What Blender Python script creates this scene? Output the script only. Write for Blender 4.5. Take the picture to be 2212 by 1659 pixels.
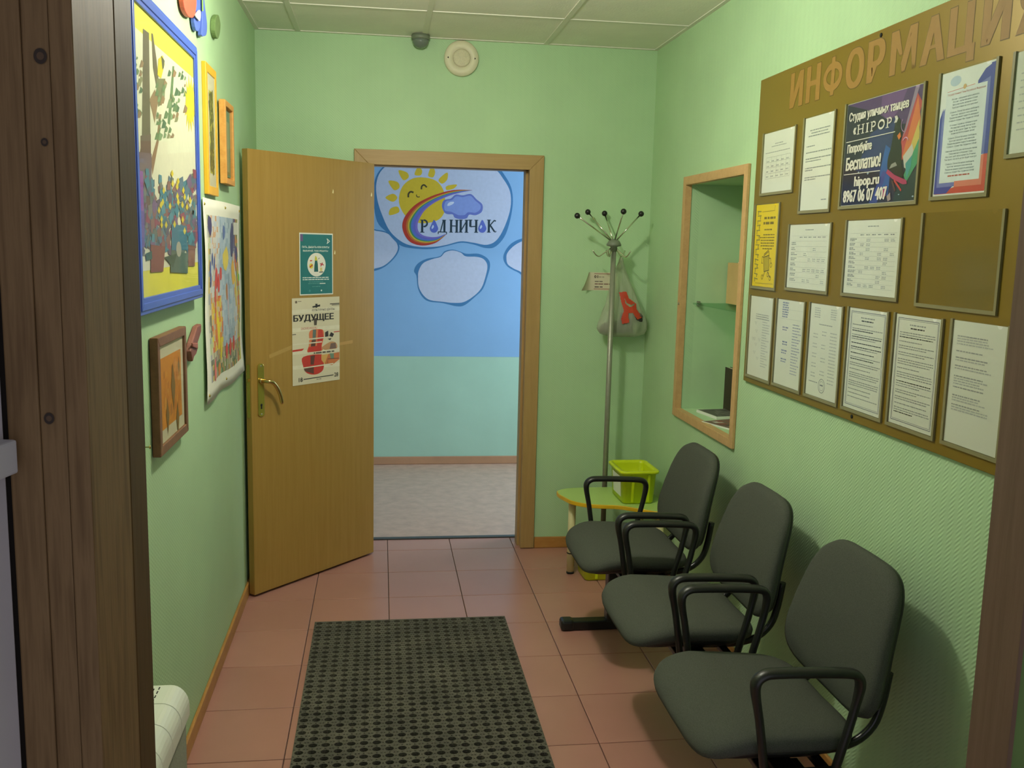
import bpy, bmesh, math, random
from math import sin, cos, pi, sqrt
from mathutils import Vector, Matrix

SC = bpy.context.scene
COL = SC.collection
for o in list(bpy.data.objects):
    bpy.data.objects.remove(o)

# ------------------------------------------------------------------ camera
FPX = 2040.805
CAMP = Vector((0.14971, -4.88867, 1.62535))
YAW, PITCH, ROLL = 0.14018, 0.14598, 0.02366
_f = Vector((sin(YAW)*cos(PITCH), cos(YAW)*cos(PITCH), -sin(PITCH)))
_r = Vector((cos(YAW), -sin(YAW), 0))
_u = _r.cross(_f)
RT = _r*cos(ROLL) + _u*sin(ROLL)
UP = -_r*sin(ROLL) + _u*cos(ROLL)
FW = _f
cd = bpy.data.cameras.new('camera')
cd.sensor_fit = 'HORIZONTAL'; cd.sensor_width = 36.0
cd.lens = 36.0*FPX/2212.0
cd.clip_start = 0.02; cd.clip_end = 60
cam = bpy.data.objects.new('camera', cd); COL.objects.link(cam)
M = Matrix.Identity(4)
for i in range(3):
    M[i][0] = RT[i]; M[i][1] = UP[i]; M[i][2] = -FW[i]; M[i][3] = CAMP[i]
cam.matrix_world = M
SC.camera = cam

def ray(px, py):
    return FW + RT*((px-1106)/FPX) - UP*((py-829.5)/FPX)
def at(px, py, axis, val):
    """world point seen at a photo pixel on the plane axis = val"""
    d = ray(px, py); return CAMP + d*((val-CAMP[axis])/d[axis])

# ------------------------------------------------------------------ world, lights, exposure
SC.view_settings.view_transform = 'Standard'
SC.view_settings.look = 'None'
SC.view_settings.exposure = 0.0
SC.view_settings.gamma = 1.0
SC.view_settings.use_curve_mapping = False
W = bpy.data.worlds.new('world'); SC.world = W; W.use_nodes = True
W.node_tree.nodes['Background'].inputs[0].default_value = (0.60, 0.60, 0.66, 1)
W.node_tree.nodes['Background'].inputs[1].default_value = 1.1

def lamp(name, kind, loc, energy, color, **kw):
    l = bpy.data.lights.new(name, kind); l.energy = energy; l.color = color
    for k, v in kw.items(): setattr(l, k, v)
    o = bpy.data.objects.new(name, l); COL.objects.link(o); o.location = loc
    return o
LAMP = Vector((0.27, -1.90, 2.45))
lamp('ceiling_lamp_light', 'POINT', LAMP, 51.0, (1.0, 0.97, 0.84), shadow_soft_size=0.06)
wl = lamp('daylight_window', 'AREA', (2.73, 1.15, 1.55), 70.0, (0.70, 0.83, 1.0), shape='RECTANGLE', size=1.3, size_y=1.4)
wl.rotation_euler = (0, pi/2, 0)

# ------------------------------------------------------------------ helpers
def lin(c):
    c = c/255.0
    return c/12.92 if c <= 0.04045 else ((c+0.055)/1.055)**2.4
def rgb(r, g, b, a=1.0):
    return (lin(r), lin(g), lin(b), a)

class NT:
    def __init__(s, name):
        s.m = bpy.data.materials.new(name); s.m.use_nodes = True
        s.t = s.m.node_tree; s.n = s.t.nodes; s.b = s.n['Principled BSDF']
    def add(s, t, **kw):
        n = s.n.new(t)
        for k, v in kw.items(): setattr(n, k, v)
        return n
    def link(s, a, b): s.t.links.new(a, b)
    def math(s, op, a, b=None, c=None):
        n = s.add('ShaderNodeMath', operation=op)
        for i, x in enumerate((a, b, c)):
            if x is None: continue
            if isinstance(x, (int, float)): n.inputs[i].default_value = x
            else: s.link(x, n.inputs[i])
        return n.outputs[0]
    def noise(s, scale, detail=3.0, stretch=(1, 1, 1), world=True, rough=0.55):
        if world:
            g = s.add('ShaderNodeNewGeometry').outputs['Position']
        else:
            g = s.add('ShaderNodeTexCoord').outputs['Object']
        mp = s.add('ShaderNodeMapping'); mp.inputs['Scale'].default_value = stretch
        s.link(g, mp.inputs[0])
        n = s.add('ShaderNodeTexNoise'); n.inputs['Scale'].default_value = scale
        n.inputs['Detail'].default_value = detail; n.inputs['Roughness'].default_value = rough
        s.link(mp.outputs[0], n.inputs['Vector'])
        return n.outputs['Fac']
    def ramp(s, fac, stops):
        r = s.add('ShaderNodeValToRGB')
        e = r.color_ramp.elements
        while len(e) < len(stops): e.new(0.5)
        for i, (p, c) in enumerate(stops):
            e[i].position = p; e[i].color = c
        s.link(fac, r.inputs[0]); return r.outputs[0]
    def bump(s, h, strength=0.3, dist=0.01):
        b = s.add('ShaderNodeBump'); b.inputs['Strength'].default_value = strength
        b.inputs['Distance'].default_value = dist
        s.link(h, b.inputs['Height']); s.link(b.outputs[0], s.b.inputs['Normal'])

def mat(name, c, rough=0.6, metal=0.0, vary=0.08, scale=6.0, stretch=(1, 1, 1), bump=0.0, bscale=60.0, bdist=0.003, spec=0.5, world=True):
    k = NT(name)
    f = k.noise(scale, 4.0, stretch, world)
    a = tuple(x*(1-vary) for x in c[:3])+(1,)
    b = tuple(min(1, x*(1+vary)) for x in c[:3])+(1,)
    k.link(k.ramp(f, [(0.3, a), (0.7, b)]), k.b.inputs['Base Color'])
    k.b.inputs['Roughness'].default_value = rough
    k.b.inputs['Metallic'].default_value = metal
    k.b.inputs['Specular IOR Level'].default_value = spec
    if bump: k.bump(k.noise(bscale, 3.0, (1, 1, 1), world), bump, bdist)
    return k.m

def wood(name, c1, c2, stretch=(9, 9, 0.5), scale=5.0, rough=0.45, world=False, bump=0.05, spec=0.4):
    k = NT(name)
    f = k.noise(scale, 5.0, stretch, world, 0.6)
    f2 = k.noise(scale*5, 3.0, stretch, world, 0.6)
    m = k.math('ADD', k.math('MULTIPLY', f, 0.75), k.math('MULTIPLY', f2, 0.25))
    k.link(k.ramp(m, [(0.35, c1), (0.65, c2)]), k.b.inputs['Base Color'])
    k.b.inputs['Roughness'].default_value = rough
    k.b.inputs['Specular IOR Level'].default_value = spec
    k.bump(m, bump, 0.002)
    return k.m

def wallpaper(name, c, relief=0.25, stripe=0.036, pitch=0.0125):
    """embossed vinyl wallpaper: vertical stripes of diagonal ticks, alternating slant"""
    k = NT(name)
    g = k.add('ShaderNodeNewGeometry').outputs['Position']
    sp = k.add('ShaderNodeSeparateXYZ'); k.link(g, sp.inputs[0])
    u = k.math('ADD', sp.outputs[0], sp.outputs[1])
    us = k.math('DIVIDE', u, stripe)
    tri = k.math('FRACT', us)
    v = k.math('ADD', k.math('DIVIDE', sp.outputs[2], pitch), k.math('MULTIPLY', tri, 2.6))
    w = k.math('SINE', k.math('MULTIPLY', v, 2*pi))
    gap = k.math('SINE', k.math('MULTIPLY', us, pi))
    gap = k.math('MULTIPLY', gap, gap)
    h = k.math('MULTIPLY', w, gap)
    n = k.noise(140, 2.0)
    h = k.math('ADD', h, k.math('MULTIPLY', n, 0.7))
    k.bump(h, relief, 0.0012)
    f = k.noise(1.6, 3.0)
    a = tuple(x*0.95 for x in c[:3])+(1,); b = tuple(x*1.05 for x in c[:3])+(1,)
    k.link(k.ramp(f, [(0.35, a), (0.65, b)]), k.b.inputs['Base Color'])
    k.b.inputs['Roughness'].default_value = 0.55
    k.b.inputs['Specular IOR Level'].default_value = 0.35
    return k.m

def glassy(name, tint=(1, 1, 1, 1), amount=0.07, rough=0.08):
    k = NT(name)
    out = k.n['Material Output']
    tr = k.add('ShaderNodeBsdfTransparent'); tr.inputs[0].default_value = tint
    gl = k.add('ShaderNodeBsdfGlossy'); gl.inputs['Roughness'].default_value = rough
    lw = k.add('ShaderNodeLayerWeight'); lw.inputs[0].default_value = 0.25
    mx = k.add('ShaderNodeMixShader')
    k.link(k.math('MINIMUM', k.math('ADD', k.math('MULTIPLY', lw.outputs['Fresnel'], 0.12), amount*0.3), 0.10), mx.inputs[0])
    k.link(tr.outputs[0], mx.inputs[1]); k.link(gl.outputs[0], mx.inputs[2])
    k.link(mx.outputs[0], out.inputs['Surface'])
    return k.m

def rot_world(o):
    m = o.matrix_basis.copy()
    p = o.parent
    while p is not None:
        m = p.matrix_basis @ m; p = p.parent
    return m

class MB:
    """mesh builder in world coordinates"""
    def __init__(s): s.v = []; s.f = []; s.mi = []; s.sm = []; s.cur = 0; s.smooth = False
    def _add(s, vs, fs, smooth=None):
        b = len(s.v); s.v += [Vector(v) for v in vs]
        for f in fs:
            s.f.append([b+i for i in f]); s.mi.append(s.cur); s.sm.append(s.smooth if smooth is None else smooth)
        return s
    def box(s, x0, y0, z0, x1, y1, z1, bev=0.0):
        if x0 > x1: x0, x1 = x1, x0
        if y0 > y1: y0, y1 = y1, y0
        if z0 > z1: z0, z1 = z1, z0
        if bev <= 0:
            v = [(x0,y0,z0),(x1,y0,z0),(x1,y1,z0),(x0,y1,z0),(x0,y0,z1),(x1,y0,z1),(x1,y1,z1),(x0,y1,z1)]
            return s._add(v, [(0,3,2,1),(4,5,6,7),(0,1,5,4),(1,2,6,5),(2,3,7,6),(3,0,4,7)], False)
        bm = bmesh.new(); bmesh.ops.create_cube(bm, size=1)
        for q in bm.verts:
            q.co = Vector(((x0+x1)/2+q.co.x*(x1-x0), (y0+y1)/2+q.co.y*(y1-y0), (z0+z1)/2+q.co.z*(z1-z0)))
        bmesh.ops.bevel(bm, geom=bm.edges[:], offset=bev, segments=2, profile=0.5, affect='EDGES')
        bm.verts.index_update()
        s._add([q.co.copy() for q in bm.verts], [[q.index for q in f.verts] for f in bm.faces], False)
        bm.free(); return s
    def prism(s, pts, dvec):
        """extrude a planar polygon (world points) along dvec"""
        n = len(pts); P = [Vector(p) for p in pts]; d = Vector(dvec)
        vs = P+[p+d for p in P]
        fs = [list(range(n))[::-1], list(range(n, 2*n))]+[[i, (i+1) % n, n+(i+1) % n, n+i] for i in range(n)]
        return s._add(vs, fs, False)
    def tube(s, path, r, seg=10, ry=None, caps=True, side=None):
        """sweep an elliptical section along a path; r may be a list"""
        P = [Vector(p) for p in path]; n = len(P)
        vs = []; prev = None
        for i, p in enumerate(P):
            t = (P[min(i+1, n-1)]-P[max(i-1, 0)]).normalized()
            if side is not None:
                a = Vector(side); a = (a-t*a.dot(t)).normalized()
            elif prev is None:
                a = t.orthogonal().normalized()
            else:
                a = (prev-t*prev.dot(t)).normalized()
            prev = a; b = t.cross(a)
            rr = r[i] if isinstance(r, (list, tuple)) else r
            r2 = rr if ry is None else (ry[i] if isinstance(ry, (list, tuple)) else ry)
            for k in range(seg):
                an = 2*pi*k/seg
                vs.append(p+a*(rr*cos(an))+b*(r2*sin(an)))
        fs = []
        for i in range(n-1):
            for k in range(seg):
                k2 = (k+1) % seg
                fs.append((i*seg+k, i*seg+k2, (i+1)*seg+k2, (i+1)*seg+k))
        s._add(vs, fs, True)
        if caps:
            b = len(s.v)-n*seg
            s.f.append([b+k for k in range(seg)][::-1]); s.mi.append(s.cur); s.sm.append(False)
            s.f.append([b+(n-1)*seg+k for k in range(seg)]); s.mi.append(s.cur); s.sm.append(False)
        return s
    def lathe(s, c, prof, seg=24, axis=(0, 0, 1)):
        """profile [(radius, height)] revolved about axis through c"""
        c = Vector(c); ax = Vector(axis).normalized(); a = ax.orthogonal().normalized(); b = ax.cross(a)
        vs = []; n = len(prof)
        for (r, h) in prof:
            for k in range(seg):
                an = 2*pi*k/seg
                vs.append(c+ax*h+(a*cos(an)+b*sin(an))*max(r, 1e-5))
        fs = []
        for i in range(n-1):
            for k in range(seg):
                k2 = (k+1) % seg
                fs.append((i*seg+k, i*seg+k2, (i+1)*seg+k2, (i+1)*seg+k))
        fs.append(list(range(seg))[::-1]); fs.append([(n-1)*seg+k for k in range(seg)])
        return s._add(vs, fs, True)
    def ball(s, c, r, seg=16, rings=10, sx=1, sy=1, sz=1):
        c = Vector(c); vs = []; fs = []
        for i in range(rings+1):
            th = pi*i/rings
            for k in range(seg):
                an = 2*pi*k/seg
                vs.append(c+Vector((r*sx*sin(th)*cos(an), r*sy*sin(th)*sin(an), r*sz*cos(th))))
        for i in range(rings):
            for k in range(seg):
                k2 = (k+1) % seg
                fs.append((i*seg+k, (i+1)*seg+k, (i+1)*seg+k2, i*seg+k2))
        return s._add(vs, fs, True)
    def loft(s, rings, cap=True):
        n = len(rings[0]); vs = [p for r in rings for p in r]; fs = []
        for i in range(len(rings)-1):
            for k in range(n):
                k2 = (k+1) % n
                fs.append((i*n+k, i*n+k2, (i+1)*n+k2, (i+1)*n+k))
        if cap:
            fs.append(list(range(n))[::-1]); fs.append([(len(rings)-1)*n+k for k in range(n)])
        return s._add(vs, fs, True)
    def mesh(s, name, mats, origin=None, minv=None):
        m = bpy.data.meshes.new(name)
        if minv is not None: vs = [minv @ v for v in s.v]
        else:
            o = Vector(origin) if origin is not None else Vector((0, 0, 0)); vs = [v-o for v in s.v]
        m.from_pydata(vs, [], s.f)
        mats = mats if isinstance(mats, (list, tuple)) else [mats]
        for x in mats: m.materials.append(x)
        m.polygons.foreach_set('material_index', s.mi)
        m.polygons.foreach_set('use_smooth', s.sm)
        m.update()
        bm = bmesh.new(); bm.from_mesh(m); bmesh.ops.recalc_face_normals(bm, faces=bm.faces[:]); bm.to_mesh(m); bm.free()
        return m
    def build(s, name, mats, parent=None, label=None, bevel=0.0):
        if parent is None:
            xs = [v.x for v in s.v]; ys = [v.y for v in s.v]; zs = [v.z for v in s.v]
            org = Vector(((min(xs)+max(xs))/2, (min(ys)+max(ys))/2, min(zs)))
            o = bpy.data.objects.new(name, s.mesh(name, mats, origin=org)); o.location = org
        else:
            o = bpy.data.objects.new(name, s.mesh(name, mats, minv=rot_world(parent).inverted()))
            o.parent = parent
        COL.objects.link(o)
        if label: o['label'] = label
        if bevel:
            b = o.modifiers.new('bevel', 'BEVEL'); b.width = bevel; b.segments = 2; b.limit_method = 'ANGLE'
        return o

def tag(o, label=None, cat=None, group=None, kind=None):
    if label: o['label'] = label
    if cat: o['category'] = cat
    if group: o['group'] = group
    if kind: o['kind'] = kind
    return o
def thing(name, label, cat, loc, rotz=0.0, group=None):
    o = bpy.data.objects.new(name, None); COL.objects.link(o)
    o.location = loc; o.rotation_euler = (0, 0, rotz); o.empty_display_size = 0.05
    return tag(o, label, cat, group)
def struct(o, label=None): return tag(o, label, kind='structure')

# ---- flat print on a plane
class Frame:
    def __init__(s, o, u, v, n): s.o, s.u, s.v, s.n = Vector(o), Vector(u).normalized(), Vector(v).normalized(), Vector(n).normalized()
    def w(s, a, b, h=0.0): return s.o+s.u*a+s.v*b+s.n*h
    def px(s, x, y, h=0.0):
        d = ray(x, y); o = s.o+s.n*h
        P = CAMP+d*((o-CAMP).dot(s.n)/d.dot(s.n)); q = P-s.o
        return (q.dot(s.u), q.dot(s.v))
Z = (0, 0, 1)
def F_right(y, z, x): return Frame((x, y, z), (0, -1, 0), Z, (-1, 0, 0))
def F_left(y, z, x): return Frame((x, y, z), (0, 1, 0), Z, (1, 0, 0))
def F_back(x, z, y): return Frame((x, y, z), (1, 0, 0), Z, (0, -1, 0))

_tc = {}
def text_geo(body, bold=0.0):
    k = (body, bold)
    if k in _tc: return _tc[k]
    c = bpy.data.curves.new('lettering', 'FONT'); c.body = body; c.resolution_u = 2; c.offset = bold
    o = bpy.data.objects.new('lettering', c); COL.objects.link(o)
    bpy.context.view_layer.update()
    m = bpy.data.meshes.new_from_object(o.evaluated_get(bpy.context.evaluated_depsgraph_get()))
    vs = [(v.co.x, v.co.y) for v in m.vertices]; fs = [list(p.vertices) for p in m.polygons]
    bpy.data.objects.remove(o); bpy.data.curves.remove(c); bpy.data.meshes.remove(m)
    x0 = min(v[0] for v in vs); x1 = max(v[0] for v in vs); y0 = min(v[1] for v in vs); y1 = max(v[1] for v in vs)
    _tc[k] = (vs, fs, x0, y0, x1, y1); return _tc[k]

class Flat:
    LAY = 0.00015
    def __init__(s, F): s.F = F; s.v = []; s.f = []; s.c = []
    def poly(s, pts, col, lay=0):
        b = len(s.v); hh = lay*s.LAY+(len(s.f) % 32)*3e-6; s.v += [s.F.w(p[0], p[1], hh) for p in pts]
        s.f.append(list(range(b, b+len(pts)))); s.c.append(col); return s
    def rect(s, u0, v0, u1, v1, col, lay=0): return s.poly([(u0, v0), (u1, v0), (u1, v1), (u0, v1)], col, lay)
    def line(s, a, b, w, col, lay=0):
        a = Vector((a[0], a[1])); b = Vector((b[0], b[1])); d = (b-a).normalized(); n = Vector((-d.y, d.x))*w/2
        return s.poly([a-n, b-n, b+n, a+n], col, lay)
    def pline(s, pts, w, col, lay=0, closed=False):
        """stroke along points; w number or list (variable width)"""
        P = [Vector((p[0], p[1])) for p in pts]; n = len(P)
        L = []; R = []
        for i in range(n):
            a = P[(i-1) % n] if (closed or i > 0) else P[i]; b = P[(i+1) % n] if (closed or i < n-1) else P[i]
            d = (b-a).normalized(); nn = Vector((-d.y, d.x)); ww = (w[i] if isinstance(w, (list, tuple)) else w)/2
            L.append(P[i]+nn*ww); R.append(P[i]-nn*ww)
        for i in range(n if closed else n-1):
            j = (i+1) % n
            s.poly([R[i], R[j], L[j], L[i]], col, lay)
        return s
    def disc(s, c, r, col, lay=0, ry=None, seg=28, rot=0.0):
        ry = r if ry is None else ry
        return s.poly([(c[0]+r*cos(2*pi*k/seg)*cos(rot)-ry*sin(2*pi*k/seg)*sin(rot), c[1]+r*cos(2*pi*k/seg)*sin(rot)+ry*sin(2*pi*k/seg)*cos(rot)) for k in range(seg)], col, lay)
    def text(s, body, u0, v0, u1, v1, col, lay=1, bold=0.0, shear=0.0, slant=0.0):
        """fit text into the rectangle"""
        vs, fs, x0, y0, x1, y1 = text_geo(body, bold)
        sx = (u1-u0)/(x1-x0); sy = (v1-v0)/(y1-y0)
        for q, f in enumerate(fs):
            b = len(s.v)
            for i in f:
                yy = (vs[i][1]-y0)*sy; xx = (vs[i][0]-x0)*sx
                s.v.append(s.F.w(u0+xx+yy*shear, v0+yy+xx*slant, lay*s.LAY+(q % 24)*4e-6))
            s.f.append(list(range(b, b+len(f)))); s.c.append(col)
        return s
    def btext(s, body, u0, v0, u1, v1, col, lay=1, d=0.002):
        """heavy type: the same word struck several times a hair apart"""
        for q in (-1, -0.5, 0, 0.5, 1):
            s.text(body, u0+d*(1+q), v0, u1-d*(1-q), v1, col, lay+q*0.12, 0.012)
        return s
    def dashes(s, u0, u1, v, h, col, rnd, lay=1, fill=0.85, align='l'):
        """an unreadable line of small print: word-long strokes"""
        L = (u1-u0)*fill; a = u0 if align == 'l' else (u0+(u1-u0-L)/2 if align == 'c' else u1-L)
        e = a+L
        while a < e-h:
            w = min(h*rnd.uniform(1.2, 5.5), e-a)
            s.rect(a, v, a+w, v+h, col, lay); a += w+h*rnd.uniform(0.5, 0.9)
        return s
    def build(s, name, parent, m=None, label=None):
        me = bpy.data.meshes.new(name)
        mi = rot_world(parent).inverted() if parent is not None else None
        if mi is None:
            org = sum((v for v in s.v), Vector())/len(s.v)
            vs = [v-org for v in s.v]
        else: vs = [mi @ v for v in s.v]
        me.from_pydata(vs, [], s.f); me.materials.append(m or INK)
        ca = me.color_attributes.new('Col', 'FLOAT_COLOR', 'CORNER')
        d = []
        for f, c in zip(s.f, s.c): d += list(c)*len(f)
        ca.data.foreach_set('color', d)
        me.update()
        o = bpy.data.objects.new(name, me); COL.objects.link(o)
        if parent is not None: o.parent = parent
        else: o.location = org
        if label: o['label'] = label
        return o

def ink(name, rough, spec=0.4):
    k = NT(name)
    a = k.add('ShaderNodeAttribute', attribute_name='Col')
    f = k.noise(40, 3.0)
    mx = k.add('ShaderNodeMix', data_type='RGBA', blend_type='MULTIPLY')
    mx.inputs[0].default_value = 1.0
    k.link(a.outputs['Color'], mx.inputs[6])
    k.link(k.ramp(f, [(0.3, (0.93, 0.93, 0.93, 1)), (0.7, (1, 1, 1, 1))]), mx.inputs[7])
    k.link(mx.outputs[2], k.b.inputs['Base Color'])
    k.b.inputs['Roughness'].default_value = rough; k.b.inputs['Specular IOR Level'].default_value = spec
    return k.m
INK = ink('printed_ink', 0.55)
PAINT = ink('wall_paint_print', 0.6, 0.3)

# ------------------------------------------------------------------ materials
GREEN = rgb(175, 208, 162)
m_wall = wallpaper('green_wallpaper', GREEN, 0.45)
m_wall_l = wallpaper('green_wallpaper_left', GREEN, 0.2)
m_niche = mat('niche_paint', GREEN, 0.6, vary=0.04)
m_grout = mat('dark_grout', rgb(80, 55, 45), 0.9)
k = NT('terracotta_tile')
oi = k.add('ShaderNodeObjectInfo'); f = k.noise(3.0, 4.0)
s_ = k.math('ADD', k.math('MULTIPLY', f, 0.7), k.math('MULTIPLY', oi.outputs['Random'], 0.3))
k.link(k.ramp(s_, [(0.25, rgb(168, 120, 108)), (0.75, rgb(180, 131, 118))]), k.b.inputs['Base Color'])
k.b.inputs['Roughness'].default_value = 0.30; k.b.inputs['Specular IOR Level'].default_value = 0.45
k.bump(k.noise(9, 3.0), 0.05, 0.004)
m_tile = k.m
m_beech = wood('beech_door_veneer', rgb(158, 124, 58), rgb(168, 134, 68), (14, 14, 0.6), 4.0, 0.42)
m_beech2 = wood('beech_casing', rgb(164, 132, 80), rgb(176, 144, 92), (14, 14, 0.7), 4.0, 0.45)
m_beech2h = wood('beech_casing_across', rgb(164, 132, 80), rgb(176, 144, 92), (0.7, 14, 14), 4.0, 0.45)
m_niche_wood = wood('niche_frame_wood', rgb(190, 152, 102), rgb(204, 166, 114), (9, 9, 9), 4.0, 0.5)
m_base = wood('baseboard_wood', rgb(168, 118, 58), rgb(184, 134, 70), (3, 3, 12), 4.0, 0.45)
m_ceil = mat('ceiling_board', rgb(238, 236, 222), 0.9, vary=0.03, bump=0.25, bscale=110, bdist=0.004)
m_rail = mat('ceiling_rail_metal', rgb(226, 224, 208), 0.6, vary=0.02)
m_black = mat('black_plastic', rgb(26, 27, 24), 0.38, vary=0.1)
m_blackm = mat('black_painted_steel', rgb(22, 22, 20), 0.3, vary=0.1)
m_fab = mat('charcoal_upholstery', rgb(76, 79, 71), 0.95, vary=0.22, scale=420, bump=0.3, bscale=700, bdist=0.0012, spec=0.15)
m_shell = mat('black_seat_shell', rgb(24, 24, 22), 0.45)
m_brass = mat('brass', rgb(200, 178, 98), 0.25, metal=0.9, vary=0.05)
m_steel = mat('brushed_steel', rgb(150, 152, 136), 0.42, metal=0.45, vary=0.05, scale=40)
m_chrome = mat('chrome', rgb(215, 212, 195), 0.12, metal=1.0, vary=0.03)
m_greyp = mat('grey_plastic', rgb(116, 124, 106), 0.45)
m_white = mat('white_enamel', rgb(226, 228, 214), 0.35, vary=0.03)
m_dark = mat('dark_slot', rgb(22, 24, 18), 0.8)
m_paper = mat('white_paper', rgb(226, 227, 218), 0.75, vary=0.02)
m_paper2 = mat('aged_paper', rgb(214, 206, 178), 0.75, vary=0.03)
m_gold = mat('gold_board_plastic', rgb(136, 112, 36), 0.33, metal=0.3, vary=0.03, scale=2.0, spec=0.6)
m_pane = glassy('clear_pocket_plastic', (0.97, 0.98, 0.96, 1), 0.06, 0.12)
m_glass = glassy('picture_glass', (0.97, 0.98, 0.97, 1), 0.08, 0.04)
m_shelfglass = glassy('green_shelf_glass', (0.82, 0.93, 0.86, 1), 0.12, 0.05)
m_pocket = mat('pocket_rim_plastic', rgb(134, 128, 92), 0.3, vary=0.03)
m_lime = mat('lime_plastic', rgb(204, 220, 24), 0.35, vary=0.04)
m_tabtop = mat('pale_green_laminate', rgb(176, 206, 116), 0.35, vary=0.03)
m_yedge = mat('yellow_edge_band', rgb(222, 178, 28), 0.4)
m_cream = mat('cream_enamel', rgb(214, 206, 156), 0.35, vary=0.04)
m_linol = mat('speckled_linoleum', rgb(184, 152, 134), 0.42, vary=0.14, scale=14)
m_mint = mat('mint_wall_paint', rgb(164, 202, 186), 0.6, vary=0.04, scale=3)
m_blue = mat('sky_blue_wall_paint', rgb(130, 174, 222), 0.6, vary=0.04, scale=2)
m_thr = mat('grey_threshold', rgb(62, 64, 62), 0.5)
m_offwhite = mat('plain_plaster', rgb(205, 205, 198), 0.8)

# ------------------------------------------------------------------ room dimensions
XL, XR, HC = -0.456, 1.551, 2.627
DX0, DX1, DZ = 0.098, 0.905, 2.03          # clear door opening in the back wall
WT = 0.20                                   # back wall thickness
YP = -3.389                                 # hall side of the near doorway
YN = -3.485

# ---- floor: slab with every ceramic tile its own piece
floor = struct(MB().box(-1.6, -5.6, -0.05, 2.2, WT, -0.0065).build('floor', m_grout), 'terracotta ceramic tile floor of the hall')
TS, X0T, Y0T, G = 0.34, -0.14795, 0.00271, 0.0016
_tm = {}
def tile(x0, y0, x1, y1):
    x0 += G; y0 += G; x1 -= G; y1 -= G
    if x1-x0 < 0.01 or y1-y0 < 0.01: return
    key = (round(x1-x0, 4), round(y1-y0, 4))
    if key not in _tm:
        a, b = key[0]/2, key[1]/2; e = 0.0016
        v = [(-a,-b,-.0075),(a,-b,-.0075),(a,b,-.0075),(-a,b,-.0075),(-a,-b,-.0012),(a,-b,-.0012),(a,b,-.0012),(-a,b,-.0012),
             (-a+e,-b+e,0),(a-e,-b+e,0),(a-e,b-e,0),(-a+e,b-e,0)]
        m = bpy.data.meshes.new('tile')
        m.from_pydata(v, [], [(0,1,5,4),(1,2,6,5),(2,3,7,6),(3,0,4,7),(4,5,9,8),(5,6,10,9),(6,7,11,10),(7,4,8,11),(8,9,10,11)])
        m.materials.append(m_tile); _tm[key] = m
    o = bpy.data.objects.new('tile', _tm[key]); COL.objects.link(o)
    o.parent = floor
    o.location = rot_world(floor).inverted() @ Vector(((x0+x1)/2, (y0+y1)/2, 0))
for c in range(-1, 5):
    for r in range(0, 12):
        xa = max(XL, X0T+c*TS); xb = min(XR, X0T+(c+1)*TS)
        tile(xa, Y0T-(r+1)*TS, xb, Y0T-r*TS)
for c in range(0, 4):                       # short row inside the doorway reveal
    xa = max(DX0-0.01, X0T+c*TS); xb = min(DX1+0.01, X0T+(c+1)*TS)
    tile(xa, Y0T, xb, 0.185)

# ---- back wall with the door opening
mb = MB()
mb.box(XL-0.12, 0, -0.02, DX0-0.02, WT, HC+0.15).box(DX1+0.02, 0, -0.02, XR+0.4, WT, HC+0.15).box(DX0-0.02, 0, DZ+0.02, DX1+0.02, WT, HC+0.15)
wall_back = struct(mb.build('wall_back', m_wall_l), 'green wallpapered end wall around the open doorway')
wall_left = struct(MB().box(XL-0.12, YP-0.1, -0.02, XL, 0, HC+0.15).build('wall_left', m_wall_l), 'green wallpapered wall hung with framed pictures')

# ---- right wall with the niche
_c = [at(x, y, 0, XR-0.014) for x, y in ((1478, 384), (1450, 895), (1617, 350), (1579, 969))]
NW = 0.034
NY0, NY1 = (_c[0].y+_c[1].y)/2-NW, (_c[2].y+_c[3].y)/2+NW
NZ0, NZ1, ND = (_c[1].z+_c[3].z)/2+NW, (_c[0].z+_c[2].z)/2-NW, 0.32
mb = MB()
mb.box(XR, NY0, -0.02, XR+0.06, 0, HC+0.15).box(XR, YP-0.1, -0.02, XR+0.06, NY1, HC+0.15)
mb.box(XR, NY1, -0.02, XR+0.06, NY0, NZ0).box(XR, NY1, NZ1, XR+0.06, NY0, HC+0.15)
wall_right = struct(mb.build('wall_right', m_wall), 'green embossed wallpaper wall behind the chairs')
mb = MB(); e = 0.03
mb.box(XR+0.06, NY0, NZ0-e, XR+ND+e, NY0+e, NZ1+e).box(XR+0.06, NY1-e, NZ0-e, XR+ND+e, NY1, NZ1+e)
mb.box(XR+ND, NY1, NZ0-e, XR+ND+e, NY0, NZ1+e).box(XR+0.06, NY1, NZ1, XR+ND, NY0, NZ1+e).box(XR+0.06, NY1, NZ0-e, XR+ND, NY0, NZ0)
mb.build('niche_lining', m_niche, wall_right)
# wooden niche frame
nf = struct(thing('trim_1', 'light wooden frame around the wall niche', None, (XR, (NY0+NY1)/2, NZ0)))
w = 0.034; X1 = XR-0.014
def side(y0, y1, yi0, yi1, z0, z1, zi0, zi1, name):      # face board on the wall plus the lining turned into the niche
    MB().box(X1, y0, z0, XR-0.0004, y1, z1, 0.0025).box(X1+0.001, yi0, zi0, XR+0.016, yi1, zi1).build(name, m_niche_wood, nf)
side(NY0-0.002, NY0+w, NY0-0.004, NY0-0.0004, NZ0-w, NZ1+w, NZ0+0.001, NZ1-0.001, 'stile')
side(NY1-w, NY1+0.002, NY1+0.0004, NY1+0.004, NZ0-w, NZ1+w, NZ0+0.001, NZ1-0.001, 'stile')
side(NY1+0.0021, NY0-0.0021, NY1+0.004, NY0-0.004, NZ1-0.002, NZ1+w, NZ1-0.004, NZ1-0.0004, 'rail')
side(NY1+0.0021, NY0-0.0021, NY1+0.004, NY0-0.004, NZ0-w, NZ0+0.002, NZ0+0.0004, NZ0+0.004, 'rail')
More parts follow.
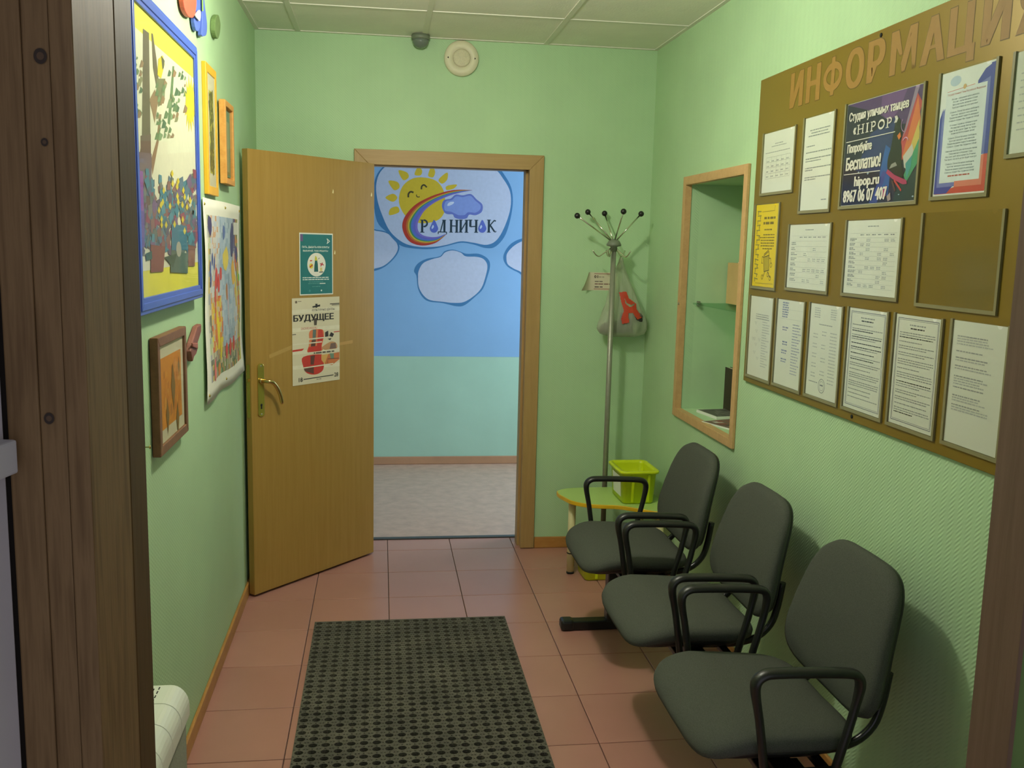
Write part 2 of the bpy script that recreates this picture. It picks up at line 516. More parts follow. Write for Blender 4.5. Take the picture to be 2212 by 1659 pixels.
MB().lathe((X1, NY0+0.012, 1.372), [(0.006, 0), (0.006, 0.002), (0.003, 0.003)], 12, (-1, 0, 0)).build('screw', m_steel, nf)

# ---- ceiling: suspended grid, every panel and rail its own piece
ceil = struct(MB().box(XL-0.12, -5.6, HC+0.012, 2.2, WT, HC+0.1).build('ceiling', m_offwhite), 'suspended ceiling of white mineral panels')
xs = [XL, -0.25, 0.36, 0.97, XR]; ys = [0.0, -0.545, -1.145, -1.745, -2.345, -2.945, YP]
for i in range(4):
    for j in range(6):
        MB().box(xs[i]+0.002, ys[j+1]+0.002, HC+0.003, xs[i+1]-0.002, ys[j]-0.002, HC+0.011).build('ceiling_panel', m_ceil, ceil)
for x in xs[1:-1]:
    MB().box(x-0.012, YP, HC-0.001, x+0.012, -0.02, HC+0.0028).build('ceiling_rail', m_rail, ceil)
for y in ys[1:-1]:
    for i in range(4):
        MB().box(xs[i]+0.0125, y-0.012, HC-0.0005, xs[i+1]-0.0125, y+0.012, HC+0.0028).build('ceiling_rail', m_rail, ceil)
for (a, b) in (((XL, -0.02, 0), (XR, 0, 0)), ((XL, YP, 0), (XL+0.02, -0.02, 0)), ((XR-0.02, YP, 0), (XR, -0.02, 0))):
    MB().box(a[0], a[1], HC-0.001, b[0], b[1], HC+0.0028).build('edge_angle', m_rail, ceil)
# round ceiling lamp just above the frame
cl = thing('ceiling_lamp', 'bare bulb in a round ceiling base above the hall', 'lamp', (LAMP.x, LAMP.y, LAMP.z))
MB().lathe((LAMP.x, LAMP.y, HC-0.001), [(0.001, 0), (0.06, 0), (0.06, -0.012), (0.02, -0.02), (0.02, -0.05), (0.001, -0.05)], 24).build('lamp_base', m_white, cl)
kk = NT('lit_bulb'); kk.b.inputs['Emission Color'].default_value = (1, 0.93, 0.72, 1); kk.b.inputs['Emission Strength'].default_value = 6.0
bulb = MB().ball((LAMP.x, LAMP.y, LAMP.z+0.066), 0.028, 16, 10).build('bulb', kk.m, cl)

# ---- baseboards
bh, bt = 0.062, 0.012
def board(name, x0, y0, x1, y1):
    o = MB().box(x0, y0, 0.0005, x1, y1, bh, 0.004).build(name, m_base)
    return struct(o)
board('baseboard_left', XL, YP, XL+bt, -0.014)
board('baseboard_right', XR-bt, YP, XR, -0.014)
board('baseboard_back', 0.98, -bt, XR-bt, 0)
board('baseboard_back', XL+bt, -bt, 0.02, 0)

# ---- doorway casing, jambs, threshold
tr = struct(thing('trim_2', 'beech door casing around the open doorway', None, (0.5, 0, 0)))
cx0, cx1, cz = 0.018, 0.977, 2.081; cw = 0.074; cy = -0.016
MB().prism([(cx0, cy, 0.004), (cx0+cw, cy, 0.004), (cx0+cw, cy, cz-cw), (cx0, cy, cz)], (0, 0.0155, 0)).build('casing', m_beech2, tr, bevel=0.002)
MB().prism([(cx1, cy, 0.004), (cx1-cw, cy, 0.004), (cx1-cw, cy, cz-cw), (cx1, cy, cz)], (0, 0.0155, 0)).build('casing', m_beech2, tr, bevel=0.002)
MB().prism([(cx0, cy, cz), (cx0+cw, cy, cz-cw), (cx1-cw, cy, cz-cw), (cx1, cy, cz)], (0, 0.0155, 0)).build('casing', m_beech2h, tr, bevel=0.002)
MB().box(DX0-0.019, 0.0005, 0.001, DX0+0.001, 0.12, DZ).box(DX0-0.019, 0.046, 0.001, DX0+0.012, 0.12, DZ).build('jamb', m_beech2, tr)
MB().box(DX1-0.001, 0.0005, 0.001, DX1+0.019, 0.12, DZ).box(DX1-0.013, 0.046, 0.001, DX1+0.019, 0.12, DZ).build('jamb', m_beech2, tr)
MB().box(DX0-0.019, 0.0005, DZ-0.012, DX1+0.019, 0.12, DZ+0.019).box(DX0, 0.046, DZ-0.024, DX1, 0.12, DZ-0.012).build('head_jamb', m_beech2h, tr)
MB().box(DX0-0.02, 0.12, 0, DX0-0.004, WT+0.001, DZ+0.02).box(DX1+0.004, 0.12, 0, DX1+0.02, WT+0.001, DZ+0.02).build('plaster_reveal', m_offwhite, tr)
MB().box(DX0-0.012, 0.186, -0.004, DX1+0.012, 0.222, 0.006, 0.002).build('threshold', m_thr, tr)

# ---- far room seen through the doorway
FY = 2.0
fl2 = struct(MB().box(-1.6, 0.2005, -0.05, 2.6, FY+0.1, -0.0005).build('floor', m_linol), 'beige speckled linoleum floor beyond the doorway')
wf = struct(MB().box(-1.6, FY, -0.02, 2.6, FY+0.1, 0.805).build('wall_far', m_mint), 'painted far wall with a cloud mural over a mint dado')
MB().box(-1.6, FY-0.001, 0.805, 2.6, FY+0.1, 2.8).build('blue_field', m_blue, wf, 'sky blue painted upper wall')
struct(MB().box(-1.7, WT, -0.02, -1.6, FY+0.1, 2.8).build('wall_far_left', m_mint))
mb = MB(); wy0, wy1, wz0, wz1 = 0.5, 1.8, 0.85, 2.25
mb.box(2.6, WT, -0.02, 2.75, wy0, 2.8).box(2.6, wy1, -0.02, 2.75, FY+0.1, 2.8).box(2.6, wy0, -0.02, 2.75, wy1, wz0).box(2.6, wy0, wz1, 2.75, wy1, 2.8)
struct(mb.build('wall_far_right', m_mint))
win = struct(thing('window_1', 'white framed window lighting the far room', None, (2.68, (wy0+wy1)/2, wz0)))
for (a, b, c, d) in ((wy0, wz0, wy0+0.06, wz1), (wy1-0.06, wz0, wy1, wz1), (wy0+0.06, wz0, wy1-0.06, wz0+0.06), (wy0+0.06, wz1-0.06, wy1-0.06, wz1), (1.12, wz0+0.06, 1.18, wz1-0.06)):
    MB().box(2.65, a, b, 2.71, c, d, 0.004).build('window_bar', m_white, win)
struct(MB().box(-1.7, WT, 2.65, 2.75, FY+0.1, 2.75).build('ceiling', m_offwhite))
struct(MB().box(-1.6, FY-0.014, 0.0005, 2.6, FY-0.0015, 0.058, 0.003).build('baseboard_far', mat('far_baseboard', rgb(176, 134, 104), 0.5)))

# mural painted on the far wall (traced on the wall plane)
MF = F_back(0, 0, FY-0.0015)
def mp(*pts): return [MF.px(x, y) for x, y in pts]
def mz(*pts): return [MF.px(800+x*0.217, 340+y*0.217) for x, y in pts]     # in a 4.61x enlargement of the doorway
def smooth(pts, n=5, closed=True):
    P = [Vector(p) for p in pts]; N = len(P); out = []
    rng = range(N) if closed else range(N-1)
    for i in rng:
        g = (lambda j: P[j % N]) if closed else (lambda j: P[max(0, min(N-1, j))])
        p0, p1, p2, p3 = g(i-1), g(i), g(i+1), g(i+2)
        for k in range(n):
            t = k/n
            out.append(0.5*((2*p1)+(p2-p0)*t+(2*p0-5*p1+4*p2-p3)*t*t+(3*p1-p0-3*p2+p3)*t*t*t))
    if not closed: out.append(P[-1])
    return out
CLOUD = rgb(190, 198, 226); OUTL = rgb(66, 122, 176)
cl_in = mz((120,120),(60,260),(70,420),(120,580),(200,740),(330,850),(480,890),(640,890),(760,870),(900,835),(1030,850),(1160,870),(1260,820),(1340,680),(1395,500),(1390,340),(1320,210),(1230,110),(1000,0),(600,-60),(300,0))
cl_out = mz((110,110),(40,250),(30,420),(70,640),(170,750),(290,870),(420,905),(600,912),(760,882),(900,850),(1020,865),(1150,903),(1250,885),(1350,760),(1412,520),(1410,330),(1345,190),(1250,90),(1000,-20),(600,-80),(290,-15))
f = Flat(MF); f.poly(smooth(cl_out), OUTL, 0).poly(smooth(cl_in), CLOUD, 1); f.build('mural_cloud', wf, PAINT)
f = Flat(MF)
f.poly(smooth(mz((560,1425),(480,1320),(460,1180),(435,1130),(470,1060),(560,1010),(690,985),(740,935),(820,918),(900,940),(960,960),(1080,960),(1170,1010),(1192,1080),(1165,1190),(1120,1310),(1040,1390),(940,1470),(860,1482),(720,1450))), OUTL, 0)
f.poly(smooth(mz((575,1412),(490,1310),(475,1190),(485,1120),(530,1050),(620,1012),(700,990),(745,945),(820,926),(900,948),(950,985),(1060,990),(1130,1015),(1165,1080),(1145,1190),(1105,1300),(1030,1380),(930,1440),(830,1448),(730,1438))), CLOUD, 1)
f.build('mural_cloud', wf, PAINT)
f = Flat(MF)
f.poly(smooth(mz((1620,800),(1500,810),(1400,860),(1340,940),(1325,1010),(1360,1080),(1420,1120),(1480,1150),(1600,1230),(1700,1000))), OUTL, 0)
f.poly(smooth(mz((1620,820),(1520,832),(1430,880),(1365,950),(1355,1010),(1370,1065),(1430,1108),(1490,1135),(1600,1200),(1680,1000))), CLOUD, 1)
f.build('mural_cloud', wf, PAINT)
f = Flat(MF)
f.poly(smooth(mz((-60,720),(60,720),(180,748),(260,820),(290,900),(250,990),(150,1085),(40,1130),(-80,1130))), OUTL, -2)
f.poly(smooth(mz((-60,732),(60,732),(170,758),(245,825),(274,900),(240,980),(150,1068),(50,1105),(-80,1110))), CLOUD, -1)
f.build('mural_cloud', wf, PAINT)
SUN = rgb(216, 184, 52)
f = Flat(MF)
f.poly(smooth(mz((500,198),(640,225),(720,310),(745,430),(735,550),(660,630),(500,655),(370,600),(300,500),(285,400),(320,290),(400,220))), SUN, 2)
for (tip, c1, c2, c3) in (((150,400),(225,362),(268,400),(225,442)), ((180,235),(270,245),(290,300),(235,325)), ((190,575),(200,510),(270,490),(285,545)), ((280,130),(365,150),(380,200),(325,225)),
                          ((475,95),(515,130),(500,178),(440,170)), ((610,90),(645,140),(625,198),(575,180)), ((765,150),(765,220),(715,262),(680,220)), ((860,270),(830,310),(760,325),(760,285))):
    f.poly(smooth(mz(tip, c1, c2, c3), 5), SUN, 2)
f.build('mural_sun', wf, PAINT)
f = Flat(MF); BRN = rgb(74, 66, 40)
f.pline(smooth(mz((378,398),(380,362),(402,342),(430,350)), 4, False), [0.012]*13, BRN, 3)
f.pline(smooth(mz((508,318),(512,288),(535,274),(562,298)), 4, False), [0.011]*13, BRN, 3)
f.pline(smooth(mz((460,370),(462,388),(475,395),(492,392)), 4, False), 0.006, BRN, 3)
f.build('mural_face', wf, PAINT)
# rainbow crescent: bands interpolated between an outer and an inner edge
outer = smooth(mz((1015,326),(880,322),(760,338),(600,390),(450,470),(350,580),(318,680),(345,780),(410,850),(520,878),(640,855),(720,800),(765,755)), 5, False)
inner = smooth(mz((1015,328),(900,350),(780,385),(640,450),(540,530),(485,620),(470,680),(480,735),(525,775),(600,792),(670,790),(725,772),(765,756)), 5, False)
bands = [rgb(188,60,48), rgb(196,112,52), rgb(206,178,64), rgb(70,140,90), rgb(88,116,196), rgb(104,104,190), rgb(126,112,196)]
cuts = [0, .24, .36, .46, .56, .70, .86, 1.0]
f = Flat(MF)
for b in range(7):
    for i in range(len(outer)-1):
        q = [outer[i].lerp(inner[i], cuts[b]), outer[i].lerp(inner[i], cuts[b+1]), outer[i+1].lerp(inner[i+1], cuts[b+1]), outer[i+1].lerp(inner[i+1], cuts[b])]
        f.poly(q, bands[b], 5)
f.build('mural_rainbow', wf, PAINT)
f = Flat(MF)
f.poly(smooth(mz((735,545),(712,480),(735,425),(800,410),(850,370),(920,378),(1000,365),(1060,420),(1115,470),(1110,540),(1050,575),(985,570),(960,605),(900,615),(840,600),(820,568),(770,565))), rgb(104,118,196), 3)
f.poly(smooth(mz((745,530),(735,480),(755,435),(810,425),(855,388),(920,395),(995,382),(1045,430),(1095,475),(1090,520),(1045,550),(975,545),(940,572),(880,575),(845,560),(800,540))), rgb(134,154,220), 4)
f.poly(smooth(mz((765,478),(785,448),(830,442),(825,462),(785,482))), rgb(206,214,240), 5)
f.build('mural_rain_cloud', wf, PAINT)
# slab-serif lettering drawn stroke by stroke
def slab(ch):
    S = []
    def st(x0, y0, x1, y1, w=0.2): S.append(((x0, y0), (x1, y1), w))
    def se(x, y, L=0.42): S.append(((x-L/2, y), (x+L/2, y), 0.07))
    def bowl(cx, cy, rx, ry, w, a0, a1, n=10):
        for i in range(n):
            t0 = a0+(a1-a0)*i/n; t1 = a0+(a1-a0)*(i+1)/n
            S.append(((cx+rx*cos(t0), cy+ry*sin(t0)), (cx+rx*cos(t1), cy+ry*sin(t1)), w))
    if ch in 'РP':
        st(.25,0,.25,1); se(.25,.03,.45); se(.2,.97,.3); bowl(.42, .72, .34, .25, .16, -pi/2, pi/2); st(.25,.97,.45,.97,.07); st(.25,.47,.45,.47,.07)
    elif ch in 'НH':
        st(.2,0,.2,1); st(.8,0,.8,1); st(.2,.52,.8,.52,.09); [se(x, y, .38) for x in (.2,.8) for y in (.03,.97)]
    elif ch == 'И':
        st(.2,0,.2,1); st(.8,0,.8,1); st(.22,.12,.78,.88,.09); [se(x, y, .38) for x in (.2,.8) for y in (.03,.97)]
    elif ch == 'Ч':
        st(.2,.45,.2,1); st(.8,0,.8,1); st(.2,.45,.8,.5,.1); [se(x, .97, .38) for x in (.2,.8)]; se(.8,.03,.38)
    elif ch == 'К':
        st(.2,0,.2,1); [se(.2, y, .38) for y in (.03,.97)]; st(.25,.5,.75,.95,.1); st(.35,.55,.8,.08,.15); st(.72,.95,.92,.9,.12); st(.78,.06,.95,.06,.07); st(.94,.06,.95,.14,.06)
    elif ch == 'Д':
        st(.72,.04,.72,1); st(.3,.08,.62,1,.1); st(.05,.05,.98,.05,.09); st(.07,.05,.07,-.12,.07); st(.96,.05,.96,-.12,.07); se(.68,.97,.4)
    elif ch == 'I':
        st(.5,0,.5,1,.26); se(.5,.04,.62); se(.5,.96,.62)
    elif ch == 'O':
        bowl(.5,.5,.36,.42,.2,0,2*pi,18)
    return S
def slab_text(f, ch, u0, v0, u1, v1, col, lay, slant=0.0):
    sx, sy = u1-u0, v1-v0
    for (a, b, w) in slab(ch):
        A = Vector((u0+a[0]*sx, v0+a[1]*sy+slant*a[0]*sx)); B = Vector((u0+b[0]*sx, v0+b[1]*sy+slant*b[0]*sx))
        f.line(A, B, w*min(abs(sx), abs(sy))*1.05, col, lay)
f = Flat(MF); DK = rgb(36, 56, 72)
for ch, x0, x1 in (('Р',492,590),('Д',670,765),('Н',785,880),('И',880,978),('Ч',975,1075),('К',1160,1258)):
    a = mz((x0, 748))[0]; b = mz((x1, 622))[0]
    slab_text(f, ch, a[0], a[1], b[0], b[1], DK, 7)
f.build('mural_lettering', wf, PAINT)
f = Flat(MF)
for cx in (635, 1115):
    f.poly(smooth(mz((cx,622),(cx+28,672),(cx+40,712),(cx+22,742),(cx,750),(cx-25,742),(cx-42,710),(cx-25,668)), 3), rgb(92,108,196), 7)
    f.poly(smooth(mz((cx-12,672),(cx-2,690),(cx-18,712),(cx-26,700)), 3), rgb(190,204,236), 8)
f.build('mural_raindrops', wf, PAINT)

# ------------------------------------------------------------------ near doorway the photograph is taken through
def pine(name, c1, c2):
    k = NT(name)
    g = k.add('ShaderNodeNewGeometry').outputs['Position']
    mpn = k.add('ShaderNodeMapping'); mpn.inputs['Scale'].default_value = (1, 1, 0.09); k.link(g, mpn.inputs[0])
    wv = k.add('ShaderNodeTexNoise'); wv.inputs['Scale'].default_value = 42; wv.inputs['Detail'].default_value = 4
    k.link(mpn.outputs[0], wv.inputs['Vector'])
    f2 = k.noise(160, 3.0, (1, 1, 0.03))
    m = k.math('ADD', k.math('MULTIPLY', wv.outputs['Fac'], 0.7), k.math('MULTIPLY', f2, 0.3))
    k.link(k.ramp(m, [(0.36, c1), (0.5, c2), (0.62, c1)]), k.b.inputs['Base Color'])
    k.b.inputs['Roughness'].default_value = 0.6; k.b.inputs['Specular IOR Level'].default_value = 0.25
    k.bump(m, 0.25, 0.003)
    return k.m
m_pine = pine('aged_brown_pine', rgb(106, 82, 54), rgb(128, 102, 70))
m_pine2 = pine('brown_pine_reveal', rgb(78, 58, 34), rgb(88, 66, 40))
m_knot = mat('pine_knot', rgb(58, 40, 26), 0.7)
XJ = -0.21
wn = MB().box(-1.6, YN, -0.02, XJ-0.002, YP, HC+0.15).box(1.238, YN, -0.02, 2.2, YP, HC+0.15).box(XJ, YN, 2.2, 1.238, YP, HC+0.15)
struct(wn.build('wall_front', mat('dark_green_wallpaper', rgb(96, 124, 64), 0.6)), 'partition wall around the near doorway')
post = struct(thing('trim_3', 'dark brown knotted pine door post at the left edge', None, (XJ-0.05, YN, 0)))
pf = MB()
# moulded front: boards with shallow grooves between them
gx = [-0.306, -0.268, -0.237, XJ]
for i in range(3):
    pf.box(gx[i]+0.0001, -3.669+(0.0015 if i == 1 else 0), 0.0, gx[i+1]-0.0001, YN-0.001, 2.4, 0.0022)
pf.build('post_board', m_pine, post)
MB().box(-0.345, -3.655, 0.0, -0.3062, YN-0.001, 2.4).build('gap_shade_strip', mat('gap_shade_dark', rgb(46, 38, 34), 0.8), post)  # added dark strip, its colour stands in for shade in the door gap
MB().box(XJ-0.03, YN-0.0005, 0.0, XJ, YP-0.0, 2.4, 0.004).build('jamb_lining', m_pine2, post)
kf = F_back(0, 0, -3.6692)
for (kx, ky, r) in ((87, 121, 0.0075), (96, 307, 0.004), (106, 904, 0.006)):
    c = kf.px(kx, ky)
    fk = Flat(kf); fk.disc(c, r, rgb(46, 32, 22), 1, r*1.2); fk.disc(c, r*0.55, rgb(84, 62, 42), 2, r*0.6); fk.build('knot', post)
rp = struct(thing('trim_4', 'brown door lining at the right edge', None, (1.23, YN, 0)))
MB().box(1.229, YN-0.011, 0.0, 1.2379, YP, 2.2).build('jamb_lining', wood('brown_lining', rgb(104, 84, 68), rgb(116, 94, 78), (10, 10, 0.6), 6, 0.6, bump=0.1, spec=0.2), rp)
d2 = struct(thing('door_2', 'white plastic entrance door swung open beside the pine post', None, (-0.318, -3.70, 0)))
dv = Vector((-0.19, -0.98, 0)).normalized(); dn = Vector((0.98, -0.19, 0))
p0 = Vector((-0.3085, -3.672, 0.02))
m_upvc = mat('white_door_plastic', rgb(200, 198, 206), 0.5, vary=0.03)
mb = MB(); mb.prism([p0, p0+dv*0.8, p0+dv*0.8-dn*0.05, p0-dn*0.05], (0, 0, 2.05)); mb.build('panel', m_upvc, d2, bevel=0.004)
q = p0+dv*0.0+Vector((0, 0, 1.315-0.0)); a = q+dv*0.012+dn*0.001
mb = MB(); mb.prism([a, a+dv*0.7, a+dv*0.7+dn*0.022, a+dn*0.022], (0, 0, 0.042)); mb.build('push_bar', m_upvc, d2, bevel=0.003)
struct(MB().box(-1.7, -5.6, -0.02, -1.6, YN, HC+0.15).build('wall_porch_left', m_offwhite))
struct(MB().box(2.2, -5.6, -0.02, 2.3, YN, HC+0.15).build('wall_porch_right', m_offwhite))

# ------------------------------------------------------------------ open door leaf
HX, HY = 0.121, -0.050; BX, BY = -0.415, -0.634
LW = 0.793
ang = math.atan2(BY-HY, BX-HX)
door = struct(thing('door_1', 'beech veneer door swung open against the left wall', None, (HX, HY, 0), ang))
DM = rot_world(door)
def dl(s_, z, h=0.0): return DM @ Vector((s_, h, z))         # s from hinge, h towards the viewer
class DoorMB(MB):
    def dbox(s, s0, z0, s1, z1, h0, h1, bev=0.0):
        t = MB(); t.box(s0, h0, z0, s1, h1, z1, bev)
        return s._add([DM @ v for v in t.v], t.f, False)
DoorMB().dbox(0.004, 0.012, LW, 2.008, -0.036, 0, 0.0015).build('leaf', m_beech, door)
ep = DoorMB().dbox(LW-0.0005, 0.835, LW+0.0012, 1.075, -0.028, -0.008).build('lock_plate', m_brass, door)
DoorMB().dbox(LW+0.001, 0.998, LW+0.009, 1.012, -0.0225, -0.0135).build('latch', m_brass, ep)
mb = DoorMB()
s0, s1 = 0.723, 0.760
pts = [(s0+ (s1-s0)*0.5 + (s1-s0)*0.5*cos(t), 1.062+0.016*sin(t)) for t in [pi*i/8 for i in range(9)]]+[(s0+(s1-s0)*0.5+(s1-s0)*0.5*cos(t), 0.852+0.016*sin(t)) for t in [pi+pi*i/8 for i in range(9)]]
mb.prism([dl(a, b, 0.0) for a, b in pts], dl(0, 0, 0.005)-dl(0, 0, 0)); esc = mb.build('escutcheon', m_brass, door, bevel=0.0015)
sc_ = (s0+s1)/2
for zz in (1.066, 0.848):
    MB().lathe(dl(sc_, zz, 0.005), [(0.0042, 0), (0.0042, 0.0012), (0.002, 0.0018)], 10, dl(0, 0, 1)-dl(0, 0, 0)).build('screw', m_steel, esc)
DoorMB().dbox(sc_-0.0035, 0.872, sc_+0.0035, 0.889, 0.0045, 0.0056).build('keyhole', m_dark, esc)
MB().lathe(dl(sc_, 0.89, 0.0048), [(0.0058, 0), (0.0058, 0.0009)], 12, dl(0, 0, 1)-dl(0, 0, 0)).build('keyhole', m_dark, esc)
path = [dl(sc_, 1.000, 0.004), dl(sc_, 1.001, 0.030), dl(sc_-0.004, 1.001, 0.046), dl(sc_-0.016, 0.998, 0.054), dl(sc_-0.034, 0.986, 0.054), dl(sc_-0.058, 0.958, 0.050), dl(sc_-0.074, 0.928, 0.047), dl(sc_-0.082, 0.900, 0.046), dl(sc_-0.084, 0.888, 0.046)]
path = smooth(path, 3, False)
rr = [0.0095]*3+[0.009]*(len(path)-6)+[0.0075, 0.006, 0.004]
MB().lathe(dl(sc_, 1.0, 0.004), [(0.013, 0), (0.013, 0.008), (0.010, 0.012)], 16, dl(0, 0, 1)-dl(0, 0, 0)).tube(path, rr, 10).build('handle', mat('polished_brass', rgb(206, 184, 128), 0.18, metal=1.0), door)
for zz in (0.25, 1.75):
    MB().tube([dl(0.004, zz-0.05, -0.040), dl(0.004, zz+0.05, -0.040)], 0.006, 10).build('hinge', m_brass, door)
DF = Frame(dl(0, 0, 0), dl(-1, 0, 0)-dl(0, 0, 0), Z, dl(0, 0, 1)-dl(0, 0, 0))
f = Flat(DF)
for (s_, z_) in ((0.289, 1.857), (0.026, 1.857), (0.279, 1.571)):
    f.poly([(-s_-0.004, z_-0.008), (-s_+0.004, z_-0.010), (-s_+0.005, z_+0.002), (-s_+0.001, z_+0.011)], rgb(236, 222, 170), 1)
f.build('paint_chip', door)

def sheet(name, F, u0, v0, u1, v1, label, cat, group=None, m=None, h=0.0006, t=0.0005, wave=0.0):
    """a flat sheet of paper on the plane of F, from height h"""
    c = F.w((u0+u1)/2, v0, h)
    root = thing(name, label, cat, c, 0, group)
    mb = MB()
    mb.prism([F.w(u0, v0, h), F.w(u1, v0, h), F.w(u1, v1, h), F.w(u0, v1, h)], F.n*t)
    mb.build('paper', m or m_paper, root)
    return root, Frame(F.w(0, 0, h+t+0.0002), F.u, F.v, F.n)

# teal poster on the door
root, PF = sheet('poster', DF, -0.504, 1.372, -0.292, 1.659, 'small teal poster with a white oval picture taped on the door', 'poster')
f = Flat(PF); T = rgb(36, 116, 118); WH = rgb(226, 232, 226)
f.rect(-0.499, 1.377, -0.297, 1.653, T, 0)
f.rect(-0.499, 1.62, -0.482, 1.653, rgb(104, 88, 132), 1)
f.disc((-0.398, 1.513), 0.058, rgb(232, 230, 218), 1, 0.055, 40)
f.poly([(-0.414, 1.48), (-0.388, 1.48), (-0.390, 1.515), (-0.394, 1.532), (-0.408, 1.532), (-0.412, 1.51)], rgb(34, 96, 92), 2)
f.poly([(-0.410, 1.532), (-0.392, 1.532), (-0.396, 1.546), (-0.404, 1.556), (-0.408, 1.546)], rgb(206, 200, 72), 2)
f.disc((-0.432, 1.507), 0.012, rgb(222, 204, 52), 2); f.line((-0.442, 1.5), (-0.424, 1.513), 0.006, rgb(186, 62, 52), 3)
f.line((-0.372, 1.505), (-0.36, 1.522), 0.006, rgb(186, 62, 62), 2); f.line((-0.376, 1.518), (-0.352, 1.511), 0.005, rgb(186, 62, 62), 2)
f.rect(-0.376, 1.482, -0.362, 1.5, rgb(220, 200, 130), 2); f.line((-0.382, 1.478), (-0.356, 1.479), 0.004, rgb(50, 50, 44), 2); f.line((-0.44, 1.531), (-0.426, 1.532), 0.005, rgb(192, 80, 70), 2)
f.line((-0.386, 1.538), (-0.380, 1.545), 0.003, rgb(60, 60, 50), 2)
f.text('ПИТЬ, ДЫШАТЬ ИЛИ КУРИТЬ?', -0.488, 1.588, -0.315, 1.599, WH, 1, 0.02)
f.text('ВЫБИРАЙ, ТЕБЕ РЕШАТЬ!', -0.482, 1.572, -0.324, 1.583, WH, 1, 0.02)
f.pline([(-0.331, 1.612), (-0.313, 1.623), (-0.331, 1.634)], 0.005, WH, 1); f.line((-0.326, 1.615), (-0.326, 1.631), 0.004, WH, 1)
rn = random.Random(4)
for vv, ff in ((1.451, .98), (1.442, .98)): f.dashes(-0.486, -0.315, vv, 0.0042, WH, rn, 1, ff)
for vv, ff in ((1.432, .55), (1.424, .6), (1.41, .3)): f.dashes(-0.486, -0.315, vv, 0.003, rgb(96, 156, 152), rn, 1, ff, 'c')
f.rect(-0.378, 1.423, -0.342, 1.427, WH, 2); f.disc((-0.368, 1.392), 0.004, WH, 1); f.disc((-0.442, 1.392), 0.006, rgb(70, 140, 138), 1)
f.build('print', root)

# violin poster on the door
root, PF = sheet('poster', DF, -0.553, 0.954, -0.250, 1.360, 'white poster with a red violin taped below the teal one', 'poster', m=m_paper2, h=0.0014)
f = Flat(PF)
U = lambda x: -0.553+0.303*(x-150)/735.0
V = lambda x, y: 1.360-0.404*(y-(130+(885-x)*0.004))/(1535-140-(x-150)*0.10)   # enlargement of the poster, slightly slanted
def vp(*pts): return [(U(x), V(x, y)) for x, y in pts]
RED = rgb(196, 58, 44); DKR = rgb(96, 62, 50); OR = rgb(218, 126, 82); BK = rgb(46, 42, 38)
for yb in (350, 640, 1000, 1240): f.poly(vp((150, yb-30), (885, yb-60), (885, yb), (150, yb+30)), rgb(226, 220, 196), 0)
f.poly(smooth(vp((400,700),(440,645),(560,635),(625,660),(632,760),(600,900),(600,980),(380,1000),(395,900),(405,800)), 4), OR, 1)
f.poly(vp((545,640),(610,650),(625,760),(590,900),(590,985),(380,1000),(390,920),(520,900)), RED, 2)
f.poly(smooth(vp((310,1070),(590,1040),(625,1130),(620,1280),(540,1350),(440,1360),(350,1320),(305,1210)), 4), RED, 1)
f.poly(vp((470,1350),(330,1300),(310,1240),(470,1240)), DKR, 2); f.poly(vp((420,1060),(490,1050),(470,1200),(420,1200)), DKR, 2)
f.poly(vp((460,640),(510,640),(500,830),(450,840)), rgb(96, 116, 110), 3); f.poly(vp((440,810),(505,810),(495,905),(425,910)), DKR, 3)
f.poly(smooth(vp((600,930),(680,870),(760,840),(830,870),(840,950),(720,965),(640,970)), 4), rgb(196, 148, 104), 1)
f.poly(vp((740,870),(820,860),(830,950),(720,960)), rgb(120, 96, 84), 2)
f.poly(vp((590,1050),(710,1035),(700,1120),(640,1200),(590,1130)), rgb(214, 170, 96), 1); f.poly(vp((700,1040),(880,1015),(880,1130),(760,1220),(640,1200)), rgb(200, 116, 64), 1)
f.poly(vp((720,1030),(790,1030),(790,1110),(740,1110)), rgb(110, 140, 118), 2); f.pline(vp((690,1190),(690,1120),(870,1110)), 0.003, DKR, 3)
for (a, b) in (((385,790),(690,770)), ((150,870),(600,840)), ((300,1250),(780,1195)), ((385,1010),(885,975))): f.line(vp(a)[0], vp(b)[0], 0.0055, rgb(224, 218, 196), 4)
f.poly(vp((650,690),(700,665),(705,755),(650,765)), BK, 1); f.poly(vp((745,690),(795,720),(770,770),(715,750)), BK, 1); f.poly(vp((690,795),(755,785),(730,820)), BK, 1)
f.poly(vp((500,232),(535,232),(530,295),(505,295)), BK, 1); f.poly(vp((455,270),(575,245),(575,275),(460,292)), BK, 1)
f.poly(vp((475,470),(530,450),(520,570),(480,572)), rgb(84, 74, 64), 1)
f.poly(vp((150,955),(325,935),(295,970),(150,985)), RED, 1); f.line(vp((790,690))[0], vp((883,682))[0], 0.004, RED, 1)
f.line(vp((150,710))[0], vp((205,705))[0], 0.003, BK, 1); f.line(vp((730,242))[0], vp((883,238))[0], 0.004, BK, 1); f.line(vp((760,262))[0], vp((883,258))[0], 0.003, BK, 1)
a, b = vp((165, 525), (790, 385)); f.btext('БУДУЩЕЕ', a[0], a[1], b[0], b[1], BK, 5, 0.0016)
a, b = vp((450, 355), (805, 305)); f.text('КУЛЬТУРНЫЕ ЦЕНТРЫ', a[0], a[1], b[0], b[1], rgb(90, 82, 74), 5)
a, b = vp((278, 638), (525, 592)); f.text('СКОМО MOS.RU', a[0], a[1], b[0], b[1], rgb(206, 96, 84), 5)
a, b = vp((238, 1478), (298, 1400)); f.text('18', a[0], a[1], b[0], b[1], BK, 5, 0.015)
a, b = vp((795, 1410), (858, 1335)); f.text('28', a[0], a[1], b[0], b[1], BK, 5, 0.015)
f.line(vp((312,1433))[0], vp((780,1378))[0], 0.0035, BK, 5)
